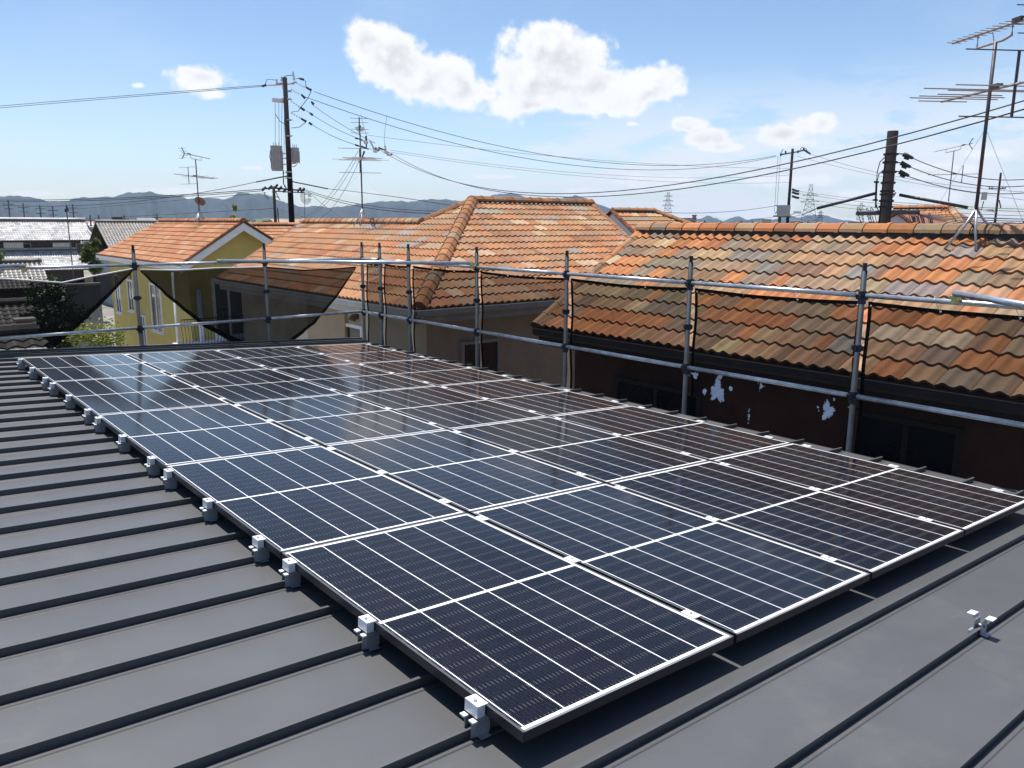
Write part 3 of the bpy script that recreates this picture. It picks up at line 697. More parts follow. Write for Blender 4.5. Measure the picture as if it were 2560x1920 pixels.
b = MB(); b.box(XM+.05, XM+.5, YM+.05, 21.3, ZM-.23, ZM-.2); b.box(XM+.5, 14.9, YM+.05, YM+.5, ZM-.23, ZM-.2); b.build('soffit', M['gutter'], hm)
b = MB(); b.box(XM+.42, XM+.497, 15.4, 17.2, 0, ZM-.24); b.build('downpipe_recess', M['tan'], hm)
c = at(882, 853, X=XM+.5); window(hm, (XM+.498, c.y, c.z), (0, 1, 0), (-1, 0, 0), 1.0, .75, .07, 'white', split=False)
c = at(1200, 900, Y=YM+.5); window(hm, (c.x, YM+.498, c.z-.15), (1, 0, 0), (0, -1, 0), .95, 1.1, .06, 'gutter')
c = at(886, 792, X=XM+.42); b = MB(); b.tube([(XM+.497, c.y, c.z), (XM+.40, c.y, c.z), (XM+.36, c.y, c.z-.08)], .06, 10, .09); b.build('wall_vent', M['gutterdk'], hm)
# ---- yellow house
XY, YY, ZY = 9.86, 31.58, H-1.60
hy = thing('yellow_house', 'yellow rendered house with orange gabled roof and white barge boards', 'house', (XY+3, YY+6, 0))
XR = 12.39; ZR = H+.03; TY = math.atan2(ZR-ZY, XR-XY); LY = (XR-XY)/math.cos(TY); YF = 44.2
suy = Vector((math.cos(TY), 0, math.sin(TY))); orgy = Vector((XY, YY, ZY))
b = MB(); b.poly([orgy, orgy+suy*LY, Vector((XR, 42.3, ZR)), Vector((XY, YF, ZY))], Vector((0, 0, -.08)))
b.poly([Vector((XR, YY, ZR)), Vector((XR+2.9, YY, ZY-.15)), Vector((XR+2.9, YF, ZY-.15)), Vector((XR, 42.3, ZR))], Vector((0, 0, -.08)))
rf = b.build('roof', M['brownw'], hy)
tile_face(rf, orgy, (0, 1, 0), suy, 0, 0, ccw([(0, 0), (YF-YY, 0), (42.3-YY, LY), (0, LY)]), PAL_OR, M['tile_far'], w_=.30, lc=.305, seed=41, seg=2, amp=.018)
cap_row(rf, Vector((XR, 42.2, ZR)), Vector((XR, YY-.05, ZR)), PAL_OR, M['tile_far'], .28, .33, .07, 42, .06, fascia=M['brownw'])
PALD = [((.17, .075, .045), 3), ((.22, .1, .06), 2)]
cap_row(rf, orgy+Vector((0, -.03, -.02)), Vector((XR, YY-.03, ZR)), PALD, M['tile_far'], .16, .33, .05, 43, .02, 'verge_tiles')
cap_row(rf, Vector((XR+2.9, YY-.03, ZY-.17)), Vector((XR, YY-.03, ZR)), PALD, M['tile_far'], .16, .33, .05, 44, .02, 'verge_tiles')
def barge(parent, p, q, wd, mt, th=.04, n=(0, -1, 0)):
    b = MB(); n = Vector(n)*th; p = Vector(p); q = Vector(q); dz = Vector((0, 0, -wd)); b.poly([p, q, q+dz, p+dz], n); return b.build('barge_board', mt, parent)
barge(rf, (XY-.05, YY-.01, ZY-.07), (XR, YY-.01, ZR-.06), .30, M['white']); barge(rf, (XR, YY-.01, ZR-.06), (XR+2.95, YY-.01, ZY-.24), .30, M['white'])
gutter(hy, (XY+.02, YY, ZY-.05), (XY+.02, YF, ZY-.05), (-1, 0, 0), M['white'], board=.2)
b = MB(); b.box(XY+.4, XR+2.6, YY+.42, 43.8, 0, ZY+.06); b.poly([(XY+.4, YY+.42, ZY+.06), (XR+2.6, YY+.42, ZY+.06), (XR+.03, YY+.42, ZR-.12)], (0, .2, 0)); b.build('wall', M['yellow'], hy)
b = MB(); b.box(XY+.02, XY+.4, YY+.05, 43.8, ZY-.26, ZY-.22); b.build('soffit', M['white'], hy)
for px_, py_, w_, h_ in ((297, 735, .95, 1.9), (329, 739, .95, 1.5), (393, 770, 1.5, 2.1), (361, 828, .8, 1.5)):
    c = at(px_, py_, X=XY+.4); window(hy, (XY+.398, c.y, c.z), (0, 1, 0), (-1, 0, 0), w_, h_, .08)
c = at(325, 690, X=XY+.38); b = MB(); b.obox(c, (.04, 0, 0), (0, .12, 0), (0, 0, .10)); b.build('vent', M['gutterdk'], hy)
b = MB()
for px_ in (437,): c = at(px_, 760, Y=YY+.38); b.tube([(c.x, YY+.37, ZY-.3), (c.x, YY+.37, .5)], .05, 8)
c = at(475, 760, Y=YY+.38); b.tube([(c.x+.3, YY+.2, ZY-1.0), (c.x+.3, YY+.2, .5)], .09, 8); b.build('downpipe', M['white'], hy, True)
c = at(572, 757, Y=YY+.4); window(hy, (c.x, YY+.418, c.z-.2), (1, 0, 0), (0, -1, 0), 1.3, 2.4, .12)
# balcony
c0 = at(452, 800, Y=YY-.9); c1 = at(600, 800, Y=YY-.9)
b = MB(); b.box(c0.x, c1.x+.6, YY-.95, YY+.41, c0.z-1.15, c0.z-1.02); bal = b.build('balcony', M['offw'], hy)
b = MB(); b.tube([(c0.x, YY-.92, c0.z), (c1.x+.6, YY-.92, c0.z)], .025, 6); b.tube([(c0.x, YY-.92, c0.z-.95), (c1.x+.6, YY-.92, c0.z-.95)], .02, 6)
nb = 24
for i in range(nb+1):
    x_ = c0.x+(c1.x+.6-c0.x)*i/nb; b.tube([(x_, YY-.92, c0.z), (x_, YY-.92, c0.z-.25), (x_, YY-1.02, c0.z-.75), (x_, YY-.92, c0.z-1.0)], .013, 5)
b.build('railing', M['iron'], bal)
# ---- small gabled house between the two big roofs
def Zp(x, y, **k): return at(x, y, **k)
def small_house(label, ax, ay, wx, wy, zr, ze, wallm, pal, seed, ridge_along='x', hip_right=0, overh=.45):
    """ax, ay: corner with smallest x,y of the eave rectangle"""
    t = thing('tiled_house', label, 'house', (ax+wx/2, ay+wy/2, 0))
    b = MB(); b.box(ax+overh, ax+wx-overh, ay+overh, ay+wy-overh, 0, ze-.02)
    if ridge_along == 'x':
        ry = ay+wy/2; tt = math.atan2(zr-ze, wy/2); L = (wy/2)/math.cos(tt)
        b.poly([(ax+overh, ay+overh, ze-.02), (ax+overh, ay+wy-overh, ze-.02), (ax+overh, ry, zr-.2)], (.1, 0, 0)); b.build('wall', wallm, t)
        b = MB(); x1 = ax+wx-hip_right
        F_ = [Vector((ax, ay, ze)), Vector((ax+wx, ay, ze)), Vector((x1, ry, zr)), Vector((ax, ry, zr))]
        b.poly([p-Vector((0, 0, .03)) for p in F_], Vector((0, 0, -.06))); b.poly([Vector((ax, ry, zr-.03)), Vector((x1, ry, zr-.03)), Vector((ax+wx, ay+wy, ze)), Vector((ax, ay+wy, ze))], Vector((0, 0, -.06)))
        if hip_right: b.poly([Vector((x1, ry, zr-.03)), Vector((ax+wx, ay, ze)), Vector((ax+wx, ay+wy, ze))], Vector((0, 0, -.06)))
        rf = b.build('roof', M['brownw'], t)
        tile_face(rf, Vector((ax, ay, ze)), (1, 0, 0), (0, math.cos(tt), math.sin(tt)), 0, 0, [(0, 0), (wx, 0), (wx-hip_right, L), (0, L)], pal, M['tile_far'], w_=.33, lc=.335, seed=seed, seg=2)
        cap_row(rf, (ax, ry, zr), (x1, ry, zr), pal, M['tile_far'], .27, .34, .07, seed, .07, fascia=M['black'])
        if hip_right: cap_row(rf, (ax+wx, ay, ze), (x1, ry, zr), pal, M['tile_far'], .27, .34, .07, seed+1, .05, 'hip_tiles')
        cap_row(rf, (ax-.02, ay, ze), (ax-.02, ry, zr), PALD, M['tile_far'], .16, .34, .05, seed+2, .03, 'verge_tiles'); cap_row(rf, (ax-.02, ay+wy, ze), (ax-.02, ry, zr), PALD, M['tile_far'], .16, .34, .05, seed+3, .03, 'verge_tiles')
        barge(rf, (ax+.01, ay-.02, ze-.05), (ax+.01, ry, zr-.05), .36, M['offw'], n=(1, 0, 0)); barge(rf, (ax+.01, ry, zr-.05), (ax+.01, ay+wy, ze-.05), .36, M['offw'], n=(1, 0, 0))
        gutter(t, (ax, ay+.02, ze-.03), (ax+wx, ay+.02, ze-.03), (0, -1, 0), M['gutter'])
    return t
_pk = at(1531, 528, dist=30); _th = math.radians(-15.7); _wx = 5.2
_c = Vector((_pk.x+math.cos(_th)*_wx/2, _pk.y+math.sin(_th)*_wx/2, 0))
_t = small_house('tan gabled house with small tiled roof just behind the near brown roof', _c.x-_wx/2, _c.y-3.4, _wx, 6.8, _pk.z, _pk.z-1.7, M['tan'], PAL_MID, 61, 'x', 3.4); _t.rotation_euler = (0, 0, _th)
# ---- right-hand distant house: ridge along y, gabled bay facing us
def far_right_house():
    t = thing('tiled_house', 'distant orange tiled house with white gable behind the thick utility pole', 'house', (34, 15, 0))
    D = 31.0; xr = 34.2
    pl = at(2236, 521, X=xr); pr = at(2376, 526, X=xr); zr = pl.z; ze = H-1.5; tt = math.atan2(zr-ze, xr-D); L = (xr-D)/math.cos(tt)
    el_ = at(2200, 600, X=D); er = at(2490, 600, X=D)
    y1, y0 = pl.y, pr.y                       # far/near ends of ridge
    b = MB(); b.box(D+.4, xr+3, er.y+.4, el_.y-.1, 0, ze); b.build('wall', M['tan'], t)
    b = MB(); b.poly([Vector((D, er.y, ze)), Vector((xr, y0, zr)), Vector((xr, y1, zr)), Vector((D, y1+.3, ze))], Vector((0, 0, -.08)))
    b.poly([Vector((xr, y0, zr)), Vector((xr+3.2, er.y, ze)), Vector((xr+3.2, y1, ze)), Vector((xr, y1, zr))], Vector((0, 0, -.08)))
    b.poly([Vector((xr, y0, zr)), Vector((D, er.y, ze)), Vector((xr+3.2, er.y, ze))], Vector((0, 0, -.08)))
    rf = b.build('roof', M['brownw'], t)
    LY = y1+.3
    tile_face(rf, Vector((D, LY, ze)), (0, -1, 0), (math.cos(tt), 0, math.sin(tt)), 0, 0, ccw([(0, 0), (LY-er.y, 0), (LY-y0, L), (LY-y1, L)]), PAL_MID, M['tile_far'], w_=.33, lc=.335, seed=71, seg=2)
    cap_row(rf, (xr, y1, zr), (xr, y0, zr), PAL_MID, M['tile_far'], .27, .34, .07, 72, .06, fascia=M['black'])
    cap_row(rf, (D, er.y, ze), (xr, y0, zr), PAL_MID, M['tile_far'], .27, .34, .07, 73, .05, 'hip_tiles')
    # front gable
    gx = D-1.6; ap = at(2243, 536, X=gx); gl = at(2140, 592, X=gx); gr = at(2322, 592, X=gx)
    b = MB(); zb = (gl.z+gr.z)/2; gl.z = zb; gr.z = zb
    b.poly([gl+Vector((.3, -.4, 0)), gr+Vector((.3, .4, 0)), ap+Vector((.3, 0, -.3))], (.2, 0, 0)); b.box(gx+.3, D+.6, gr.y+.4, gl.y-.4, 0, zb)
    b.build('gable_wall', M['tan'], t)
    b = MB()
    for e in (gl, gr):
        q = Vector((3.2, 0, 0)); b.poly([e, ap, ap+q, e+q], (0, 0, .06))
    g = b.build('gable_roof', M['brownw'], t)
    barge(g, gl+Vector((0, 0, -.02)), ap+Vector((0, 0, -.02)), .42, M['offw'], n=(1, 0, 0)); barge(g, ap+Vector((0, 0, -.02)), gr+Vector((0, 0, -.02)), .42, M['offw'], n=(1, 0, 0))
    cap_row(g, gl, ap, PALD, M['tile_far'], .18, .34, .06, 74, .05, 'verge_tiles'); cap_row(g, gr, ap, PALD, M['tile_far'], .18, .34, .06, 75, .05, 'verge_tiles')
    return t
far_right_house()
def low_roof(label, px0, px1, py_, X_, seed, zdrop=1.3, mt=None):
    a = at(px0, py_, X=X_); c = at(px1, py_, X=X_); y0, y1 = min(a.y, c.y), max(a.y, c.y); z = a.z
    t = thing('tiled_house', label, 'house', (X_, (y0+y1)/2, 0)); tt = math.radians(24); run = zdrop/math.tan(tt); L = zdrop/math.sin(tt)
    b = MB(); b.poly([Vector((X_-run, y0, z-zdrop)), Vector((X_, y0, z)), Vector((X_, y1, z)), Vector((X_-run, y1, z-zdrop))], (0, 0, -.08)); b.poly([Vector((X_, y0, z)), Vector((X_+run, y0, z-zdrop)), Vector((X_+run, y1, z-zdrop)), Vector((X_, y1, z))], (0, 0, -.08))
    rf = b.build('roof', M['brownw'], t)
    tile_face(rf, Vector((X_-run, y1, z-zdrop)), (0, -1, 0), (math.cos(tt), 0, math.sin(tt)), 0, 0, [(0, 0), (y1-y0, 0), (y1-y0, L), (0, L)], PAL_MID, M['tile_far'], w_=.33, lc=.335, seed=seed, seg=2)
    cap_row(rf, (X_, y1, z), (X_, y0, z), PAL_MID, M['tile_far'], .27, .34, .07, seed+1, .06, fascia=M['black'])
    b = MB(); b.box(X_-run+.4, X_+run-.4, y0+.3, y1-.3, 0, z-zdrop); b.build('wall', M['tan'], t); return t
low_roof('low orange tiled roof peeking over the brown ridge left of the thick pole', 2070, 2172, 575, 27.5, 81)
low_roof('orange tiled roof peeking over the ridge at the right edge behind the big antenna', 2480, 2620, 569, 24.5, 83)
a = at(2500, 572, X=40); apx = at(2570, 545, X=40)
t = thing('dark_gabled_house', 'dark blue-grey gabled roof at the right edge beyond the tiled ridges', 'house', (42, a.y-1, 0))
b = MB(); b.poly([Vector((40, a.y, a.z-.6)), Vector((40, apx.y-2.2, a.z-.6)), Vector((40, apx.y, apx.z))], (6, 0, 0)); b.build('roof', mat('blue_grey_roof', (.06, .07, .11), .5), t)
b = MB(); b.box(40.3, 45.7, apx.y-1.9, a.y-.3, 0, a.z-.62); b.build('wall', M['greyw'], t)
# tiled roof glimpsed between yellow house and orange wing
c = at(634, 563, Y=36); t = thing('tiled_house', 'orange tiled roof glimpsed between the yellow gable and the orange wing', 'house', (c.x+3, 38, 0))
x0 = c.x-1.5; tt = math.radians(24); zr = c.z
b = MB(); b.poly([Vector((x0, 33.2, zr-1.25)), Vector((x0+9, 33.2, zr-1.25)), Vector((x0+9, 36, zr)), Vector((x0, 36, zr))], (0, 0, -.08)); b.poly([Vector((x0, 36, zr)), Vector((x0+9, 36, zr)), Vector((x0+9, 38.8, zr-1.25)), Vector((x0, 38.8, zr-1.25))], (0, 0, -.08)); rf = b.build('roof', M['brownw'], t)
tile_face(rf, Vector((x0, 33.2, zr-1.25)), (1, 0, 0), (0, 2.8, 1.25) if False else Vector((0, 2.8, 1.25)).normalized(), 0, 0, [(0, 0), (9, 0), (9, 3.06), (0, 3.06)], PAL_OR, M['tile_far'], w_=.33, lc=.335, seed=91, seg=2)
cap_row(rf, (x0, 36, zr), (x0+9, 36, zr), PAL_OR, M['tile_far'], .27, .34, .07, 92, .06, fascia=M['black'])
b = MB(); b.box(x0+.4, x0+8.6, 33.6, 38.4, 0, zr-1.3); b.build('wall', M['cream'], t)
# ---- grey-tiled Japanese houses on the left
def kawara_house():
    t = thing('japanese_house', 'old two-storey house with white-glinting grey clay tile roofs at the far left', 'house', (8, 112, 0))
    Y0 = 115.0; x1 = at(213, 553, Y=Y0).x; x0 = -6; zr = at(100, 553, Y=Y0).z; ye = Y0-4.6; ze = at(100, 601, Y=ye).z
    L = math.hypot(4.6, zr-ze); su = Vector((0, 4.6/L, (zr-ze)/L)); x1e = at(226, 600, Y=ye).x+.3
    b = MB(); b.poly([Vector((x0, ye, ze)), Vector((x1e, ye, ze)), Vector((x1, Y0, zr)), Vector((x0, Y0, zr))], (0, 0, -.12)); b.poly([Vector((x0, Y0, zr)), Vector((x1, Y0, zr)), Vector((x1e, Y0+4.6, ze)), Vector((x0, Y0+4.6, ze))], (0, 0, -.12))
    rf = b.build('upper_roof', M['darkwood'], t)
    tile_face(rf, Vector((x0, ye, ze)), (1, 0, 0), su, 0, 0, ccw([(0, 0), (x1e-x0, 0), (x1-x0, L), (0, L)]), PAL_GR, M['kawara'], w_=.27, lc=.5, waves=1, amp=.07, seg=4, seed=101)
    cap_row(rf, (x0, Y0, zr), (x1, Y0, zr), [((.60, .59, .57), 1)], M['kawara'], .5, .5, .14, 102, .30, fascia=M['gutterdk'])
    cap_row(rf, (x1e+.2, ye-.1, ze), (x1-.3, ye+2.0, ze+(zr-ze)*.42), [((.60, .59, .57), 1)], M['kawara'], .4, .5, .16, 103, .12, 'corner_ridge')
    yw = ye+1.0; b = MB(); b.box(x0, x1e-1.2, yw, Y0+3, 0, ze-.1); b.build('wall', M['darkwood'], t)
    for px_ in (34, 155): c = at(px_, 617, Y=yw); b = MB(); b.box(c.x-1.0, c.x+1.0, yw-.12, yw-.01, c.z-1.3, c.z+.5); b.build('white_shutter', M['offw'], t)
    for px_ in (56, 210): c = at(px_, 617, Y=yw); window(t, (c.x, yw, c.z-.4), (1, 0, 0), (0, -1, 0), 1.8, 1.6, .08, 'greyw')
    y2 = yw-.02; z2 = at(100, 626, Y=y2).z; ye2 = y2-5.2; ze2 = at(100, 676, Y=ye2).z; L2 = math.hypot(y2-ye2, z2-ze2); su2 = Vector((0, (y2-ye2)/L2, (z2-ze2)/L2)); xx = at(222, 655, Y=ye2+1).x
    b = MB(); b.poly([Vector((x0, ye2, ze2)), Vector((xx, ye2, ze2)), Vector((xx-.5, y2, z2)), Vector((x0, y2, z2))], (0, 0, -.12)); r2 = b.build('lower_roof', M['darkwood'], t)
    tile_face(r2, Vector((x0, ye2, ze2)), (1, 0, 0), su2, 0, 0, ccw([(0, 0), (xx-x0, 0), (xx-.5-x0, L2), (0, L2)]), PAL_GR, M['kawara'], w_=.27, lc=.5, waves=1, amp=.07, seg=4, seed=104)
    cap_row(r2, (x0, y2-.15, z2), (xx-.5, y2-.15, z2), [((.60, .59, .57), 1)], M['kawara'], .4, .5, .12, 105, .22, fascia=M['gutterdk'])
    b = MB(); b.box(x0, xx-1, ye2+1, y2, 0, ze2-.1); b.build('lower_wall', M['darkwood'], t)
kawara_house()
def grey_gable(label, pxl, pxr, py_r, Yr, run, drop, x0=None, seed=0, wall='darkwood', pal=PAL_GD, wy=None):
    a = at(pxl, py_r, Y=Yr); c = at(pxr, py_r, Y=Yr); x0 = a.x if x0 is None else x0
    t = thing('grey_tiled_house', label, 'house', ((x0+c.x)/2, Yr, 0)); L = math.hypot(run, drop); z = a.z
    b = MB(); b.poly([Vector((x0, Yr-run, z-drop)), Vector((c.x, Yr-run, z-drop)), Vector((c.x, Yr, z)), Vector((x0, Yr, z))], (0, 0, -.1)); b.poly([Vector((x0, Yr, z)), Vector((c.x, Yr, z)), Vector((c.x, Yr+run, z-drop)), Vector((x0, Yr+run, z-drop))], (0, 0, -.1)); rf = b.build('roof', M['darkwood'], t)
    tile_face(rf, Vector((x0, Yr-run, z-drop)), (1, 0, 0), (0, run/L, drop/L), 0, 0, [(0, 0), (c.x-x0, 0), (c.x-x0, L), (0, L)], pal, M['kawara'], w_=.27, lc=.27, waves=1, amp=.04, seg=3, seed=seed)
    cap_row(rf, (x0, Yr, z), (c.x, Yr, z), pal, M['kawara'], .3, .4, .1, seed+1, .12, fascia=M['gutterdk'])
    b = MB(); b.box(x0+.4, c.x-.4, Yr-run+.6, Yr+run-.6, 0, z-drop); b.poly([(c.x-.4, Yr-run+.6, z-drop), (c.x-.4, Yr+run-.6, z-drop), (c.x-.4, Yr, z-.2)], (-.2, 0, 0)); b.build('wall', M[wall], t)
    return t
grey_gable('weathered grey tiled outbuilding roof at the left behind the scaffold rail', -60, 104, 657, 62, 2.2, 1.6, seed=111)
grey_gable('pale grey ribbed roof between the old house and the yellow house', 238, 420, 552+3, 84, 5.0, 2.9, seed=113, pal=PAL_GD, wall='greyw')
grey_gable('long dark timber shed with grey tiles behind the far left mesh', -80, 150, 765, 36, 1.6, .9, seed=117)
# near curved-tile roof just below the roof edge (left)
def near_tile_wall():
    a = at(-60, 838, Y=17.5); c = at(92, 832, Y=17.5); e = at(238, 872, Y=15.6)
    t = thing('garden_roof', 'small grey wave-tiled roof just beyond the metal roof edge, lower left', 'roof', (c.x, 17, 0))
    z = c.z; run, drop = 2.6, 1.05; L = math.hypot(run, drop); x1 = e.x; x0 = a.x-1
    b = MB(); b.poly([Vector((x0, 17.5-run, z-drop)), Vector((x1+.1, 17.5-run, z-drop)), Vector((x1-.6, 17.5, z)), Vector((x0, 17.5, z))], (0, 0, -.08)); rf = b.build('roof_deck', M['darkwood'], t)
    tile_face(rf, Vector((x0, 17.5-run, z-drop)), (1, 0, 0), (0, run/L, drop/L), 0, 0, [(0, 0), (x1+.1-x0, 0), (x1-.6-x0, L), (0, L)], PAL_GD, M['kawara'], w_=.28, lc=.25, waves=1, amp=.045, seg=4, seed=121, stagger=0)
    cap_row(rf, (x0, 17.5, z), (c.x, 17.5, z), PAL_GD, M['kawara'], .26, .32, .1, 122, .10, fascia=M['gutterdk'])
    b = MB(); b.box(x0+.3, x1-.5, 17.5-run+.4, 17.7, 0, z-drop); b.build('wall', M['darkwood'], t)
near_tile_wall()
c = at(60, 800, Y=30); t = thing('storage_box', 'pale storage box beside the dark shed behind the left mesh', 'box', (c.x, 30, c.z-1))
b = MB(); b.box(c.x-.28, c.x+.28, 29.7, 30.2, 0, c.z); b.build('body', M['tan'], t); b = MB(); b.box(c.x-.30, c.x+.30, 29.67, 30.23, c.z+.001, c.z+.07); b.build('lid', M['offw'], t)
c = at(160, 720, Y=44); t = thing('garden_wall', 'pale blue-grey garden wall behind the far left mesh', 'wall', (c.x, 44, 0))
b = MB(); b.box(at(178, 760, Y=44).x-.9, at(205, 760, Y=44).x, 40, 40.3, 0, at(200, 700, Y=44).z); b.build('wall_panel', M['greyw'], t); b = MB(); b.box(at(178, 760, Y=44).x-.95, at(205, 760, Y=44).x+.05, 39.95, 40.35, at(200, 700, Y=44).z+.001, at(200, 700, Y=44).z+.1); b.build('coping', M['offw'], t)
t = thing('lean_to_roof', 'light corrugated lean-to roof behind the conifer at the left', 'roof', at(140, 700, Y=50))
b = MB(); P = [at(72, 757, Y=47), at(185, 755, Y=47), at(206, 712, Y=52), at(106, 712, Y=52)]; b.poly(P, (0, 0, -.06)); b.build('sheet', M['offw'], t)
b = MB(); b.box(P[0].x+.2, P[1].x-.2, 47.4, 51.6, 0, P[0].z-.15); b.build('wall', M['darkwood'], t)
# ================================================================== PLANTS
def plant(name, label, cat, base, blobs_, n, size, mt, seed, trunk=None, group=None):
    rnd = random.Random(seed); t = thing(name, label, cat, base, group); b = MB()
    tot = sum(r[1]**2 for r in blobs_)
    for c, r_, sq in blobs_:
        c = Vector(c); k_ = int(n*r_**2/tot)
        for i in range(k_):
            d = Vector((rnd.gauss(0, 1), rnd.gauss(0, 1), rnd.gauss(0, 1))).normalized(); rr = r_*(rnd.random()**.4); clump = .75+.35*math.sin(d.x*5+seed)*math.sin(d.y*4)*math.sin(d.z*5)
            p = c+Vector((d.x, d.y, d.z*sq))*rr*clump; a = Vector((rnd.gauss(0, 1), rnd.gauss(0, 1), rnd.gauss(0, .6))).normalized(); e = a.cross(Vector((rnd.gauss(0, 1), rnd.gauss(0, 1), rnd.gauss(0, 1)))).normalized(); s_ = size*rnd.uniform(.6, 1.4)
            b.add([p-a*s_, p+e*s_*.45, p+a*s_, p-e*s_*.45], [(0, 1, 2, 3)])
    b.build('foliage', mt, t)
    if trunk:
        b = MB()
        for pts_, r0, r1_ in trunk: b.tube(pts_, r0, 7, r1_)
        b.build('trunk', M['bark'], t, True)
    return t
c = at(125, 740, Y=34); plant('conifer_tree', 'dark green garden conifer behind the far left mesh', 'tree', (c.x, 34, 0), [((c.x, 34, c.z), 1.1, .8), ((c.x-.5, 33.6, c.z-.9), 1.0, .7), ((c.x+.6, 34, c.z-.8), .9, .7), ((c.x, 34, c.z-1.8), 1.1, .8)], 5200, .07, M['leafd'], 1, [([(c.x, 34, 0), (c.x+.1, 34, c.z-.5)], .14, .05)])
c = at(250, 815, Y=24); plant('shrub', 'yellow-green garden shrub beside the yellow wall, lower left', 'shrub', (c.x, 24, 0), [((c.x+.1, 24, c.z-.3), .75, .8), ((c.x-.5, 24.2, c.z-.2), .5, .8), ((c.x+.3, 24, c.z-1.1), .8, .9), ((c.x-.1, 23.8, c.z-1.9), .9, .9)], 5500, .045, M['leafy'], 2, [([(c.x, 24, 0), (c.x+.1, 24, c.z-.6)], .06, .03)])
c = at(228, 638, Y=70); plant('tree', 'leafy green tree at the corner of the old grey tiled house', 'tree', (c.x, 70, 0), [((c.x-.1, 70, c.z+.3), .75, 1.1), ((c.x+.2, 70, c.z-.9), .75, 1.1), ((c.x-.45, 70, c.z-.3), .5, .8), ((c.x+.4, 70, c.z+1.0), .45, 1.0)], 3000, .10, M['leaf'], 3, [([(c.x, 70, 0), (c.x+.1, 70, c.z)], .15, .05)])
c = at(588, 529, Y=60); plant('tree', 'young yellow-green tree top showing above the yellow house roof', 'tree', (c.x, 60, 0), [((c.x, 60, c.z+.3), .22, 1.5), ((c.x-.25, 60, c.z-.5), .28, 1.2), ((c.x+.45, 60, c.z-.7), .35, .7), ((c.x+.9, 60, c.z-.8), .28, .8), ((c.x-1.2, 60, c.z-.8), .28, .9), ((c.x+1.8, 60, c.z-1.4), .35, .8)], 1800, .10, M['leafy'], 4, [([(c.x, 60, 0), (c.x, 60, c.z-.5)], .10, .05), ([(c.x, 60, c.z-2), (c.x+.45, 60, c.z-.9)], .04, .02), ([(c.x, 60, c.z-2), (c.x-1.2, 60, c.z-1.)], .04, .02), ([(c.x, 60, c.z-2.4), (c.x+1.8, 60, c.z-1.6)], .04, .02)])
c = at(665, 552, Y=90); plant('tree', 'low green bush behind the roofs left of the tall utility pole', 'bush', (c.x, 90, 0), [((c.x, 90, c.z-.4), .9, .6), ((c.x-1.4, 90, c.z-.5), .7, .6)], 900, .14, M['leaf'], 5, [([(c.x, 90, 0), (c.x, 90, c.z-.7)], .12, .05)])
c = at(0, 640, Y=62); plant('tree', 'dark green tree cut by the left picture edge', 'tree', (c.x-.4, 62, 0), [((c.x-.4, 62, c.z), .8, 1.2)], 900, .1, M['leaf'], 6, [([(c.x-.4, 62, 0), (c.x-.4, 62, c.z)], .12, .05)])
